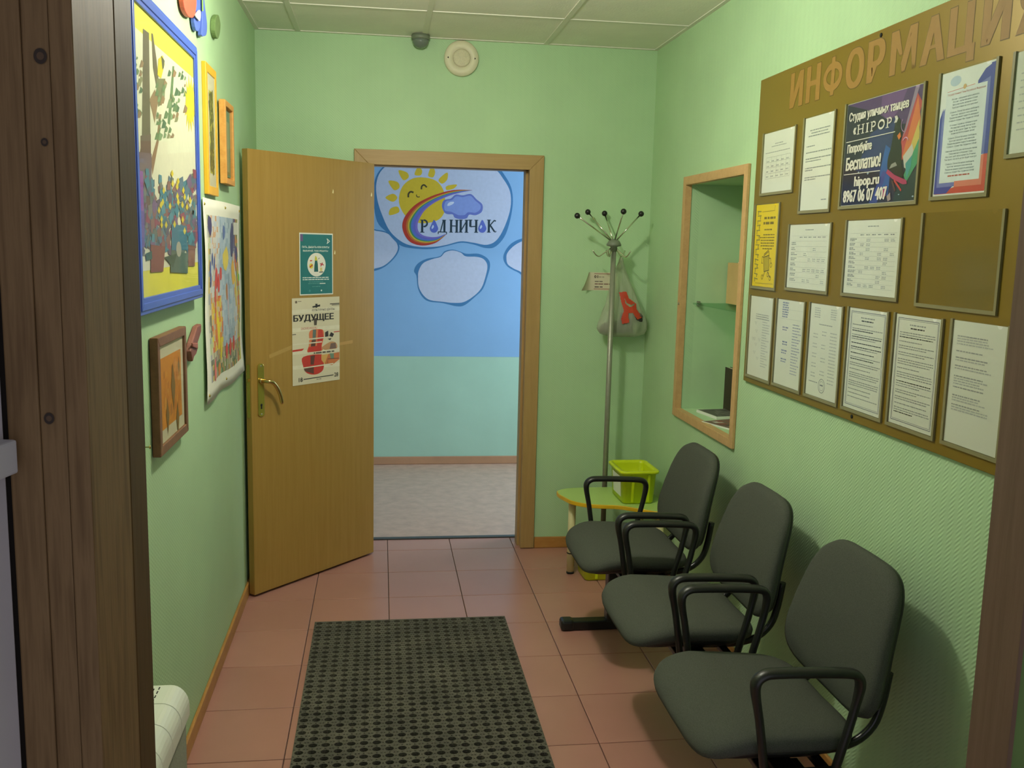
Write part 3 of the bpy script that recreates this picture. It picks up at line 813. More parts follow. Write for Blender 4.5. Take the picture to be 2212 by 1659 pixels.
f.dashes(vp((470,1030))[0][0], vp((800,1030))[0][0], vp((600,1020))[0][1], 0.007, rgb(96, 88, 78), rn, 5, 1.0)
f.dashes(vp((240,190))[0][0], vp((300,190))[0][0], vp((240,190))[0][1], 0.003, rgb(130, 120, 104), rn, 5, 1.0)
f.poly(vp((195,175),(225,175),(225,212),(195,212)), rgb(120, 104, 84), 5); f.dashes(vp((510,1440))[0][0], vp((585,1440))[0][0], vp((510,1445))[0][1], 0.004, rgb(150, 144, 130), rn, 5, 1.0)
f.build('print', root)
tape = mat('clear_tape', rgb(186, 150, 84), 0.2)
f = Flat(Frame(DF.w(0, 0, 0.0004), DF.u, DF.v, DF.n))
f.poly([(-0.690, 1.112), (-0.688, 1.095), (-0.553, 1.128), (-0.553, 1.146)], rgb(182, 150, 84), 1); f.build('tape', root)
f = Flat(f.F); f.poly([(-0.250, 1.122), (-0.250, 1.136), (-0.158, 1.142), (-0.158, 1.126)], rgb(190, 150, 82), 1)
f.build('tape', root)

# ------------------------------------------------------------------ left wall pictures
def picture_frame(root, F, u0, v0, u1, v1, w, d, m, h0=0.0, ridge=True):
    """four mitred mouldings of one frame; front stands d off the wall"""
    sides = [((u0, v0), (u1, v0), (u1-w, v0+w), (u0+w, v0+w)), ((u1, v0), (u1, v1), (u1-w, v1-w), (u1-w, v0+w)),
             ((u1, v1), (u0, v1), (u0+w, v1-w), (u1-w, v1-w)), ((u0, v1), (u0, v0), (u0+w, v0+w), (u0+w, v1-w))]
    for q in sides:
        mb = MB()
        mb.prism([F.w(a, b, h0) for a, b in q], F.n*(d-h0))
        if ridge:
            lerp = lambda p, r, t: (p[0]+(r[0]-p[0])*t, p[1]+(r[1]-p[1])*t)
            a, b = lerp(q[0], q[3], 0.25), lerp(q[1], q[2], 0.25); c, e = lerp(q[1], q[2], 0.7), lerp(q[0], q[3], 0.7)
            mb.prism([F.w(*x, d-0.001) for x in (a, b, c, e)], F.n*0.004)
        mb.build('moulding', m, root, bevel=0.002)
def pane(root, F, u0, v0, u1, v1, h, m=None, name='glass'):
    return MB().prism([F.w(u0, v0, h), F.w(u1, v0, h), F.w(u1, v1, h), F.w(u0, v1, h)], F.n*0.002).build(name, m or m_glass, root)

# big blue frame with a paper collage of a tree
LF = F_left(0, 0, XL)
u0, u1, v0, v1 = -2.50, LF.px(435, 380, 0.034)[0], LF.px(433, 641, 0.03)[1]-0.004, LF.px(437, 115, 0.03)[1]
root = thing('framed_picture', 'large blue framed paper collage of a brown tree and yellow sun', 'picture', LF.w((u0+u1)/2, v0, 0))
m_bluef = mat('blue_lacquer_frame', rgb(70, 96, 182), 0.35, vary=0.05)
picture_frame(root, LF, u0, v0, u1, v1, 0.042, 0.030, m_bluef)
MB().prism([LF.w(u0+.03, v0+.03, .004), LF.w(u1-.03, v0+.03, .004), LF.w(u1-.03, v1-.03, .004), LF.w(u0+.03, v1-.03, .004)], LF.n*0.020).build('yellow_mat', mat('yellow_card', rgb(232, 222, 70), 0.7), root)
AF = Frame(LF.w(0, 0, 0.0244), LF.u, LF.v, LF.n)
ax_ = lambda x, y: AF.px(280+x*0.3855, y*0.3858)          # enlargement of the blue picture
f = Flat(AF)
a = AF.px(425, 150)
ur = AF.px(427, 400)[0]; vt = AF.px(419, 170)[1]
f.poly([(u0+0.06, 1.54), (ur, 1.548), (ur, vt), (u0+0.06, vt)], rgb(226, 222, 196), 0)
def pp(*pts): return [ax_(x, y) for x, y in pts]
BR = rgb(104, 90, 70); BR2 = rgb(150, 118, 88); GR = rgb(104, 128, 88)
f.poly(pp((75,160),(108,185),(118,900),(120,1400),(72,1380),(55,860),(68,800)), BR, 2)
f.poly(pp((60,760),(118,750),(122,1400),(72,1360)), rgb(112, 88, 78), 3)
f.poly(pp((50,850),(122,860),(122,1010),(60,1030)), rgb(122, 104, 110), 4)
f.poly(pp((118,900),(150,790),(165,640),(178,640),(165,780),(128,980)), BR2, 2)
f.poly(pp((122,185),(130,190),(150,330),(165,480),(150,490),(130,380)), BR, 2)
f.poly(pp((110,560),(140,500),(160,560),(140,690)), BR2, 3)
f.poly(pp((150,440),(200,440),(195,560),(160,600),(150,520)), rgb(122, 120, 86), 2)
f.poly(pp((160,330),(185,310),(195,360),(175,440),(155,420)), rgb(216, 196, 40), 4); f.poly(pp((175,310),(195,340),(190,380),(182,390)), rgb(92, 88, 60), 5)
f.poly(pp((240,370),(250,370),(240,560),(225,700),(212,690)), GR, 2)
rn = random.Random(11)
for (cx, cy, sx, sy, n) in ((265,500,45,110,26), (205,700,60,70,24), (45,480,22,160,18), (175,520,25,60,10)):
    for i in range(n):
        x = cx+rn.uniform(-sx, sx); y = cy+rn.uniform(-sy, sy); l = rn.uniform(8, 26)
        c = rn.choice((GR, GR, rgb(140, 136, 100), rgb(84, 112, 84), rgb(128, 150, 110), BR2))
        f.poly(pp((x-l*.5, y+l), (x, y-l), (x+l*.6, y-l*.2), (x+l*.3, y+l*.9)), c, 3+i % 4)
sunc = (338, 580)
f.poly(smooth(pp((315,540),(335,480),(362,520),(366,620),(345,690),(318,640)), 3), rgb(228, 208, 44), 3)
for i in range(14):
    t = 2*pi*i/14; x, y = sunc[0]+20*cos(t), sunc[1]+80*sin(t)
    f.poly(pp((x-6, y), (sunc[0]+34*cos(t), sunc[1]+165*sin(t)), (x+6, y+6)), rgb(224, 202, 50), 4)
pal = [rgb(88,142,158), rgb(96,124,142), rgb(150,76,92), rgb(122,98,132), rgb(86,110,126), rgb(140,104,98), rgb(110,120,112), rgb(72,132,150), rgb(128,128,118), rgb(104,92,110)]
for i in range(420):
    x = rn.uniform(120, 372) if i % 4 else rn.uniform(30, 130); y = rn.uniform(930, 1420)
    if x > 130 and y < 1150-(x-130)*1.0+60: y = rn.uniform(1000, 1420)
    if y < 930+abs(x-250)*0.2: continue
    a = rn.uniform(0, 2*pi); l = rn.uniform(12, 42)
    q = [(x+l*rn.uniform(.5, 1)*0.55*cos(a+k*pi/2), y+l*rn.uniform(.6, 1.1)*1.3*sin(a+k*pi/2)) for k in range(4)]
    f.poly(pp(*q), rn.choice(pal), 3+i % 9)
for i in range(22):
    x = rn.uniform(150, 340); y = rn.uniform(960, 1300); f.poly(pp((x, y-24), (x+8, y), (x, y+20), (x-8, y)), rgb(222, 200, 60), 13)
f.poly(pp((35,950),(70,960),(75,1180),(40,1180)), rgb(150, 90, 160), 13); f.poly(pp((40,1180),(78,1180),(80,1380),(45,1400)), rgb(122, 98, 160), 13)
f.poly(pp((115,1370),(195,1380),(185,1520),(115,1525)), rgb(136, 80, 66), 13); f.poly(pp((325,1370),(365,1380),(362,1490),(325,1490)), rgb(138, 88, 66), 13)
f.poly(pp((230,1400),(325,1420),(322,1530),(225,1525)), rgb(90, 108, 92), 14); f.poly(pp((190,1440),(260,1420),(240,1500)), rgb(70, 88, 66), 14)
f.poly(pp((232,1255),(318,1265),(318,1400),(232,1400)), rgb(70, 118, 140), 13); f.disc(ax_(272, 1395), 0.035, rgb(170, 166, 150), 14, 0.022)
f.poly(pp((85,1420),(120,1405),(122,1450),(90,1460)), rgb(52, 96, 84), 14); f.poly(pp((45,1360),(65,1350),(62,1480),(48,1500)), rgb(80, 140, 156), 14)
f.build('collage', root)
pane(root, LF, u0+.04, v0+.04, u1-.04, v1-.04, 0.0272)

# yellow frame
u0, u1, v0, v1 = -1.440, LF.px(470, 290, 0.015)[0], LF.px(469, 424, 0.015)[1], LF.px(470, 158, 0.015)[1]
root = thing('framed_picture', 'narrow yellow framed print with dark foliage beside the blue frame', 'picture', LF.w((u0+u1)/2, v0, 0))
m_yel = mat('yellow_lacquer_frame', rgb(232, 176, 42), 0.4)
picture_frame(root, LF, u0, v0, u1, v1, 0.030, 0.015, m_yel, ridge=False)
MB().prism([LF.w(u0+.02, v0+.02, .003), LF.w(u1-.02, v0+.02, .003), LF.w(u1-.02, v1-.02, .003), LF.w(u0+.02, v1-.02, .003)], LF.n*0.0088).build('white_mat', m_paper2, root)
AF = Frame(LF.w(0, 0, 0.0121), LF.u, LF.v, LF.n); f = Flat(AF)
f.rect(u0+.062, v0+.075, u1-.058, v1-.085, rgb(206, 196, 84), 0)
for i in range(150):
    x = rn.uniform(u0+.066, u1-.066); y = rn.uniform(v0+.08, v1-.09); l = rn.uniform(.004, .02); a = rn.uniform(-.5, .5)
    f.poly([(x-l*.4, y-l), (x+l*.5, y-l*.6), (x+l*.3+a*l, y+l), (x-l*.5+a*l, y+l*.6)], rn.choice((rgb(112,102,44), rgb(128,116,50), rgb(96,90,40), rgb(150,138,60))), 1+i % 5)
f.build('foliage_print', root)
pane(root, LF, u0+.027, v0+.027, u1-.027, v1-.027, 0.0132)

# small deep wooden frame
u0, u1, v0, v1 = LF.px(488, 300, 0.030)[0], LF.px(506, 300, 0.030)[0], LF.px(505, 402, 0.030)[1], LF.px(506, 232, 0.030)[1]
root = thing('framed_picture', 'small deep orange-brown wooden box frame above the open door', 'picture', LF.w((u0+u1)/2, v0, 0))
m_ofr = wood('orange_wood_frame', rgb(206, 142, 66), rgb(222, 162, 82), (9, 9, 9), 4, 0.5)
LF2 = Frame(LF.w(0, 0, 0.006), LF.u, LF.v, LF.n)
picture_frame(root, LF2, u0, v0, u1, v1, 0.022, 0.024, m_ofr, ridge=False)
MB().prism([LF.w(u0+.03, v0+.03, .0), LF.w(u1-.03, v0+.03, .0), LF.w(u1-.03, v1-.03, .0), LF.w(u0+.03, v1-.03, .0)], LF.n*0.018).build('backing', mat('teal_backing', rgb(122, 150, 120), 0.7), root)
AF = Frame(LF.w(0, 0, 0.0182), LF.u, LF.v, LF.n); f = Flat(AF)
f.rect(u0+.05, v0+.09, u1-.16, v1-.06, rgb(120, 136, 128), 1); f.rect(u0+.05, v0+.04, u1-.04, v0+.09, rgb(150, 142, 80), 1); f.rect(u1-.16, v0+.05, u1-.06, v1-.07, rgb(170, 170, 130), 2)
f.build('painting', root)
pane(root, LF, u0+.031, v0+.031, u1-.031, v1-.031, 0.0262)

# brown frame, lower
u0, u1, v0, v1 = LF.px(345, 880, 0.024)[0], LF.px(405, 820, 0.024)[0], LF.px(404, 934, 0.024)[1], LF.px(405, 703, 0.024)[1]
root = thing('framed_picture', 'low brown wooden frame with an orange leaf picture above the heater', 'picture', LF.w((u0+u1)/2, v0, 0))
m_bfr = wood('brown_wood_frame', rgb(112, 76, 48), rgb(128, 88, 58), (9, 9, 9), 4, 0.5)
LF2 = Frame(LF.w(0, 0, 0.002), LF.u, LF.v, LF.n)
picture_frame(root, LF2, u0, v0, u1, v1, 0.026, 0.022, m_bfr, ridge=False)
MB().prism([LF.w(u0+.02, v0+.02, .003), LF.w(u1-.02, v0+.02, .003), LF.w(u1-.02, v1-.02, .003), LF.w(u0+.02, v1-.02, .003)], LF.n*0.014).build('white_mat', m_paper2, root)
AF = Frame(LF.w(0, 0, 0.0174), LF.u, LF.v, LF.n); f = Flat(AF)
f.rect(u0+.055, v0+.062, u1-.058, v1-.062, rgb(222, 142, 40), 0)
for i in range(46):
    x = rn.uniform(u0+.08, u1-.08); y = rn.uniform(v0+.09, v1-.09); l = rn.uniform(.012, .04)
    f.poly([(x-l*.4, y-l*.7), (x+l*.5, y-l*.5), (x+l*.4, y+l*.7), (x-l*.2, y+l*.5)], rn.choice((rgb(208,124,32), rgb(226,156,62), rgb(188,116,44), rgb(214,134,44))), 1+i % 4)
for (x, y, l) in ((u0+.12, 1.13, .05), (u0+.2, 1.2, .07), (u0+.25, 1.1, .05), (u1-.09, 1.25, .03)):
    f.poly([(x, y-l), (x+l*.4, y), (x, y+l), (x-l*.4, y+.1*l)], rgb(138, 104, 48), 6)
f.build('leaf_print', root)
pane(root, LF, u0+.024, v0+.024, u1-.024, v1-.024, 0.0196)

# children's painted poster, wavy paper
u0, u1, v0, v1 = -1.512, -0.655, 1.05, 1.762
root = thing('poster', 'crinkled childrens painting with white borders hanging beside the open door', 'poster', LF.w((u0+u1)/2, v0, 0))
NU, NV = 24, 20
def wav(a, b): return 0.0085+0.003*sin(a*9+b*3)+0.0022*sin(b*11-a*4)+(0.006*max(0, 0.25-b)*4*(0.5+0.5*sin(a*13)))
def skew(a, b):                           # the lower edge sags at the near corner
    return (u0+(u1-u0)*a + (-0.03*(1-b)*(1-a)), v0+(v1-v0)*b + 0.006*sin(a*7)*(1-b))
mb = MB(); vs = []
for j in range(NV+1):
    for i in range(NU+1):
        a, b = i/NU, j/NV; p = skew(a, b); vs.append(LF.w(p[0], p[1], wav(a, b)))
mb._add(vs, [(j*(NU+1)+i, j*(NU+1)+i+1, (j+1)*(NU+1)+i+1, (j+1)*(NU+1)+i) for j in range(NV) for i in range(NU)], True)
o = mb.build('paper', mat('watercolour_paper', rgb(230, 228, 214), 0.8, vary=0.02), root)
sm = o.modifiers.new('thickness', 'SOLIDIFY'); sm.thickness = 0.0006; sm.offset = -1
# painted inside: coarse dabs lying on the wavy sheet
class Wavy(Flat):
    def poly(s, pts, col, lay=0):
        b = len(s.v)
        for (a, c) in pts:
            p = skew(a, c); s.v.append(LF.w(p[0], p[1], wav(a, c)+0.0006+lay*0.00012+(len(s.f) % 32)*3e-6))
        s.f.append(list(range(b, b+len(pts)))); s.c.append(col); return s
f = Wavy(LF)
def zone(a, c):
    if a > .82: return rn.choice((rgb(150,150,140), rgb(196,190,60), rgb(206,120,60), rgb(104,140,96), rgb(190,160,100)))
    if a < .14: return rn.choice((rgb(214,206,180), rgb(190,200,150), rgb(120,120,100), rgb(210,180,90), rgb(170,170,170)))
    if c < .22: return rn.choice((rgb(120,150,90), rgb(170,170,140), rgb(190,150,90), rgb(90,120,90), rgb(200,190,160), rgb(150,130,120)))
    if c < .5 and a < .42: return rn.choice((rgb(226,200,40), rgb(222,150,60), rgb(216,110,60), rgb(220,190,130), rgb(190,180,160)))
    if .36 < a < .72: return rn.choice((rgb(176,192,206), rgb(168,186,204), rgb(186,198,208), rgb(150,172,190)))
    if c > .72 and a > .7: return rn.choice((rgb(84,84,120), rgb(110,110,140), rgb(150,150,160)))
    return rn.choice((rgb(206,208,206), rgb(196,204,212), rgb(190,196,206), rgb(214,170,130), rgb(210,206,196)))
NA, NC = 26, 30
for i in range(NA):
    for j in range(NC):
        a = .075+.85*i/NA; c = .09+.83*j/NC; da, dc = .85/NA, .83/NC
        f.poly([(a, c), (a+da, c), (a+da, c+dc), (a, c+dc)], zone(a, c), 1)
for i in range(230):
    a = rn.uniform(.09, .9); c = rn.uniform(.11, .9); l = rn.uniform(.010, .034); w_ = rn.uniform(.25, .6)
    f.poly([(a-l*w_, c-l), (a+l*w_, c-l*.7), (a+l*w_*.8, c+l), (a-l*w_*.7, c+l*.8)], zone(a, c), 2+i % 4)
def blob(a, c, ra, rc, col, n=9, lay=7): f.poly([(a+ra*cos(2*pi*k/n)*rn.uniform(.8, 1.15), c+rc*sin(2*pi*k/n)*rn.uniform(.8, 1.15)) for k in range(n)], col, lay)
blob(.14, .87, .06, .05, rgb(70, 62, 104)); blob(.46, .84, .03, .04, rgb(96, 116, 168)); blob(.70, .80, .06, .1, rgb(72, 78, 120)); blob(.86, .72, .05, .05, rgb(74, 72, 118))
for (a, c) in ((.12, .66), (.18, .7), (.24, .68), (.14, .6)): blob(a, c, .02, .035, rgb(64, 82, 150))
blob(.30, .60, .03, .06, rgb(204, 66, 56)); blob(.36, .57, .03, .05, rgb(206, 70, 58)); blob(.41, .62, .03, .04, rgb(208, 78, 62)); blob(.27, .52, .02, .08, rgb(206, 96, 78))
blob(.52, .70, .07, .06, rgb(228, 206, 88)); blob(.72, .62, .05, .08, rgb(224, 176, 72)); blob(.78, .50, .03, .1, rgb(214, 190, 70)); blob(.82, .68, .03, .06, rgb(212, 110, 66))
blob(.91, .58, .025, .025, rgb(104, 184, 80)); blob(.27, .40, .03, .04, rgb(228, 204, 30)); blob(.31, .32, .04, .09, rgb(228, 206, 30)); blob(.37, .22, .03, .07, rgb(226, 206, 40)); blob(.26, .36, .025, .12, rgb(222, 130, 66))
for k in range(3): blob(.52+k*.09, .20+k*.012, .03, .05, rgb(206, 76, 62))
blob(.30, .10+.02, .04, .04, rgb(222, 140, 60)); blob(.17, .14, .03, .06, rgb(222, 120, 110)); blob(.6, .45, .01, .2, rgb(130, 150, 170)); blob(.56, .45, .008, .14, rgb(190, 140, 150)); blob(.54, .52, .02, .05, rgb(178, 128, 80))
f.poly([(.76, .83), (.92, .83), (.92, .90), (.76, .90)], rgb(222, 220, 208), 8)
for k in range(4): f.poly([(.775, .843+k*.013), (.90, .843+k*.013), (.90, .846+k*.013), (.775, .846+k*.013)], rgb(150, 148, 140), 9)
f.build('painting', root)
for (a, b) in ((.03, .04), (.5, .045), (.97, .97), (.03, .97), (.5, .97)):
    p = skew(a, b)
    MB().lathe(LF.w(p[0], p[1], wav(a, b)), [(0.006, 0), (0.005, 0.003), (0.002, 0.005)], 10, LF.n).build('thumbtack', m_brass, root)

# wall ornaments at the top
def plate(F, pts, h0, t):
    return MB().prism([F.w(a, b, h0) for a, b in pts], F.n*t)
root = thing('wall_ornament', 'red and blue cut-out wall figure above the blue frame', 'ornament', LF.w(-1.45, 2.33, 0))
PXW = lambda pts, h=0.02: [LF.px(380+x*0.1326, y*0.1326, h) for x, y in pts]
plate(LF, smooth(PXW([(120,-120),(140,120),(190,240),(240,285),(290,280),(330,160),(335,-40),(280,-160),(180,-170)]), 3), 0.006, 0.014).build('red_body', mat('red_painted_board', rgb(226, 96, 74), 0.5), root, bevel=0.002)
plate(LF, smooth(PXW([(340,-140),(335,120),(320,300),(350,490),(405,490),(425,300),(420,-140)]), 3), 0.004, 0.012).build('blue_leg', mat('blue_painted_board', rgb(86, 112, 200), 0.5), root, bevel=0.002)
plate(LF, smooth(PXW([(430,-140),(432,300),(425,570),(460,590),(500,560),(508,380),(470,60),(455,-140)]), 3), 0.006, 0.014).build('blue_leg', bpy.data.materials['blue_painted_board'], root, bevel=0.002)
plate(LF, smooth(PXW([(300,250),(350,170),(380,180),(385,260),(370,340),(340,310)]), 3), 0.021, 0.003).build('white_patch', m_paper, root)
plate(LF, PXW([(418,-60),(432,-60),(436,180),(422,180)]), 0.0205, 0.002).build('green_stripe', mat('green_paint', rgb(140, 180, 90), 0.5), root)
root = thing('wall_ornament', 'small green leaf-shaped ornament high on the left wall', 'ornament', LF.w(-1.06, 2.33, 0))
plate(LF, smooth(PXW([(648,300),(690,240),(712,300),(728,400),(718,540),(690,632),(660,600),(640,500),(638,400)], 0.018), 3), 0.001, 0.017).build('leaf', mat('green_felt', rgb(108, 134, 80), 0.8, vary=0.15, scale=60), root, bevel=0.002)
root = thing('wall_ornament', 'carved reddish-brown bird ornament between brown frame and painting', 'ornament', LF.w(-1.64, 1.235, 0))
bpts = [LF.px(280+x*0.3014, 560+y*0.3014, 0.02) for x, y in ((455,735),(440,660),(450,600),(470,540),(490,480),(515,462),(515,520),(500,570),(490,600),(492,640),(480,680),(465,700))]
plate(LF, bpts, 0.002, 0.018).build('body', mat('reddish_wood', rgb(134, 82, 70), 0.6, vary=0.15, scale=30), root, bevel=0.004)
plate(LF, [LF.px(280+x*0.3014, 560+y*0.3014, 0.024) for x, y in ((448,600),(488,600),(488,640),(455,630))], 0.02, 0.005).build('wing', mat('pale_red_wood', rgb(160, 96, 84), 0.6), root, bevel=0.002)
o = MB().lathe((XL, -2.38, 1.084), [(0.0015, 0), (0.0015, 0.012), (0.005, 0.013), (0.004, 0.015)], 10, (1, 0, 0)).build('nail', m_brass)
tag(o, 'tiny brass nail head in the left wall by the pine post', 'nail')

# ------------------------------------------------------------------ heater at lower left
hx0, hx1, hy1, hy0, hzt, hzb = XL+0.012, -0.327, -2.545, -3.30, 0.507, 0.075
root = thing('wall_heater', 'low white wall heater with slotted top below the pictures', 'heater', ((hx0+hx1)/2, (hy0+hy1)/2, 0))
prof = [(hx0, hzt)]+[(hx1-0.045+0.045*sin(t), hzt-0.055+0.055*cos(t)) for t in [pi/2*i/8 for i in range(9)]]+[(hx1, 0.425), (hx1-0.006, 0.42), (hx0, 0.42)]
yy = hy1; n = 0
while yy > hy0+0.01:
    y2 = max(yy-0.1, hy0)
    MB().prism([(x, yy-0.0012, z) for x, z in prof], (0, y2+0.0012-yy+0.0012, 0)).build('hood_section', m_white, root, bevel=0.0012)
    for r in range(3):
        for q in range(4):
            ys0 = yy-0.012-q*0.022-(r % 2)*0.008; xx = hx1-0.070+(-0.012)*r
            if ys0-0.014 < y2+0.004: continue
            MB().box(xx, ys0-0.014, hzt-0.002, xx+0.003, ys0, hzt+0.0004).build('slot', m_dark, root)
    yy = y2
mb = MB(); mb.box(hx0, hy0, hzb, hx1-0.010, hy1-0.004, 0.42)
mb.build('front_casing', mat('grey_mesh_panel', rgb(150, 158, 142), 0.55, vary=0.2, scale=260, bump=0.3, bscale=500), root)
for y in (-2.62, -3.2): MB().box(hx0+0.01, y-0.02, 0.0005, hx1-0.03, y+0.02, hzb+0.001).build('foot', m_white, root)

# ------------------------------------------------------------------ floor mat with rows of oval holes
MX0, MX1, MY1, NR, NCc = -0.123, 0.694, -0.973, 34, 20
PX = (MX1-MX0)/NCc; PY = 0.0415; MY0 = MY1-NR*PY; MT = 0.015
mroot = thing('door_mat', 'worn dark rubber doormat pierced by rows of oval holes', 'mat', ((MX0+MX1)/2, (MY0+MY1)/2, 0))
cell = []; K = 12
mb = MB(); vs = []; fs = []
def ring(cx, cy, z, grow=1.0): return [Vector((cx+0.0142*grow*cos(2*pi*k/K+pi/4), cy+0.0125*grow*sin(2*pi*k/K+pi/4), z)) for k in range(K)]
for r in range(NR):
    for c in range(NCc):
        x0 = MX0+c*PX; y0 = MY1-(r+1)*PY; cx = x0+PX/2; cy = y0+PY/2
        corners = [Vector((x0+PX, y0+PY, MT)), Vector((x0, y0+PY, MT)), Vector((x0, y0, MT)), Vector((x0+PX, y0, MT))]
        b = len(vs)
        vs += corners+ring(cx, cy, MT)+ring(cx, cy, 0.001, 0.92)
        h = b+4; lo = h+K
        for s_ in range(4):                        # corner s_ sits at ring index 3*s_
            i0 = 3*s_
            fs.append((b+s_, h+i0 % K, h+(i0+1) % K)) if False else None
        for s_ in range(4):
            i0 = 3*s_; n_ = (s_+1) % 4
            fs.append((b+s_, b+n_, h+(i0+3) % K, h+(i0+2) % K, h+(i0+1) % K, h+i0 % K))
        for k in range(K):
            fs.append((h+k, h+(k+1) % K, lo+(k+1) % K, lo+k))
        # outer skirts
        if c == 0: vs += [Vector((x0, y0, 0.0005)), Vector((x0, y0+PY, 0.0005))]; fs.append((b+2, b+1, len(vs)-1, len(vs)-2))
        if c == NCc-1: vs += [Vector((x0+PX, y0, 0.0005)), Vector((x0+PX, y0+PY, 0.0005))]; fs.append((b+0, b+3, len(vs)-2, len(vs)-1))
        if r == 0: vs += [Vector((x0, y0+PY, 0.0005)), Vector((x0+PX, y0+PY, 0.0005))]; fs.append((b+1, b+0, len(vs)-1, len(vs)-2))
        if r == NR-1: vs += [Vector((x0, y0, 0.0005)), Vector((x0+PX, y0, 0.0005))]; fs.append((b+3, b+2, len(vs)-2, len(vs)-1))
mb._add(vs, fs, False)
k = NT('worn_black_rubber')
f1 = k.noise(7, 4.0); f2 = k.noise(330, 2.0)
mm = k.math('ADD', k.math('MULTIPLY', f1, 0.3), k.math('MULTIPLY', f2, 0.7))
k.link(k.ramp(mm, [(0.36, rgb(58, 55, 46)), (0.52, rgb(86, 82, 70)), (0.66, rgb(120, 114, 97))]), k.b.inputs['Base Color'])
k.b.inputs['Roughness'].default_value = 0.8
k.bump(k.noise(420, 2.0, (1, 1.6, 1)), 0.6, 0.003)
m_rub = k.m
mb.build('perforated_sheet', m_rub, mroot)
# small studs between the holes
mb = MB()
for r in range(NR):
    for c in range(NCc+0):
        x0 = MX0+c*PX; y0 = MY1-(r+1)*PY
        for (dx, dy) in ((0.0, 0.5), (0.12, 0.0), (0.88, 0.0), (0.5, 0.02)):
            x = x0+dx*PX; y = y0+dy*PY
            if x < MX0+0.004 or y < MY0+0.004: continue
            mb.box(x-0.0028, y-0.004, MT-0.0005, x+0.0028, y+0.004, MT+0.0022)
o = mb.build('stud_pattern', m_rub, mroot); o['kind'] = 'stuff'
mb = MB().box(MX0+0.004, MY0+0.004, 0.0002, MX1-0.004, MY1-0.004, 0.0012); mb.build('hole_dark_sheet', m_dark, mroot)  # dark sheet added behind the holes, stands in for shade and dirt there

# ------------------------------------------------------------------ back wall fixtures
root = thing('wall_speaker', 'round white wall speaker high above the doorway', 'speaker', (0.545, 0, 2.45))
MB().lathe((0.545, -0.0005, 2.537), [(0.001, 0), (0.086, 0), (0.0865, 0.016), (0.082, 0.026), (0.05, 0.030), (0.048, 0.027), (0.001, 0.027)], 40, (0, -1, 0)).build('housing', mat('ivory_plastic', rgb(216, 210, 180), 0.5), root)
MB().lathe((0.545, -0.027, 2.537), [(0.044, 0), (0.044, 0.004), (0.036, 0.006), (0.001, 0.006)], 32, (0, -1, 0)).build('grille', mat('ivory_grille', rgb(204, 196, 166), 0.6, vary=0.1, scale=200), root)
for dx in (-0.066, 0.066): MB().lathe((0.545+dx, -0.0262, 2.537), [(0.004, 0), (0.004, 0.0025)], 10, (0, -1, 0)).build('screw', m_dark, root)
root = thing('dome_camera', 'small grey dome camera on the ceiling beside the round speaker', 'camera', (0.34, -0.072, HC-0.07))
MB().lathe((0.34, -0.072, HC-0.001), [(0.001, 0), (0.045, 0), (0.045, -0.018), (0.04, -0.022), (0.001, -0.022)], 28).build('base', m_greyp, root)
MB().lathe((0.34, -0.072, HC-0.022), [(0.04, 0), (0.038, -0.015), (0.029, -0.03), (0.015, -0.038), (0.001, -0.040)], 28).build('dome', mat('smoked_dome', rgb(108, 118, 110), 0.15), root)

# fire-safety notice, lower left corner curling off the wall
BF = F_back(0, 0, 0)
root = thing('notice', 'small white 01 notice with a curled corner behind the coat stand', 'notice', (1.28, 0, 1.40))
NU = 18; vs = []; mb = MB()
def nz(a, b): t = max(0, 0.42-a-b*0.22); return 0.001+t*t*0.42
def npos(a, b):
    t = max(0, 0.42-a-b*0.22); return (1.180+0.20*a+0.012*b*(1-a)*2.4+t*0.10*(b), 1.400+0.094*b+0.0*a)
for j in range(NU+1):
    for i in range(NU+1):
        p = npos(i/NU, j/NU); vs.append(BF.w(p[0], p[1], nz(i/NU, j/NU)))
mb._add(vs, [(j*(NU+1)+i, j*(NU+1)+i+1, (j+1)*(NU+1)+i+1, (j+1)*(NU+1)+i) for j in range(NU) for i in range(NU)], True)
mb.build('paper', m_paper2, root)
NF = Frame(BF.w(0, 0, 0.0016), BF.u, BF.v, BF.n); f = Flat(NF)
f.rect(1.262, 1.486, 1.375, 1.4885, rgb(150, 60, 50), 1); f.rect(1.262, 1.406, 1.375, 1.4085, rgb(150, 60, 50), 1)
f.text('01', 1.262, 1.464, 1.283, 1.479, rgb(70, 60, 50), 1, 0.03)
f.dashes(1.286, 1.32, 1.467, 0.006, rgb(170, 160, 140), rn, 1, 1); f.dashes(1.266, 1.31, 1.444, 0.005, rgb(120, 110, 100), rn, 1, 1); f.dashes(1.266, 1.36, 1.431, 0.005, rgb(130, 90, 80), rn, 1, 1); f.dashes(1.266, 1.312, 1.415, 0.006, rgb(110, 100, 90), rn, 1, 1)
f.build('print', root)

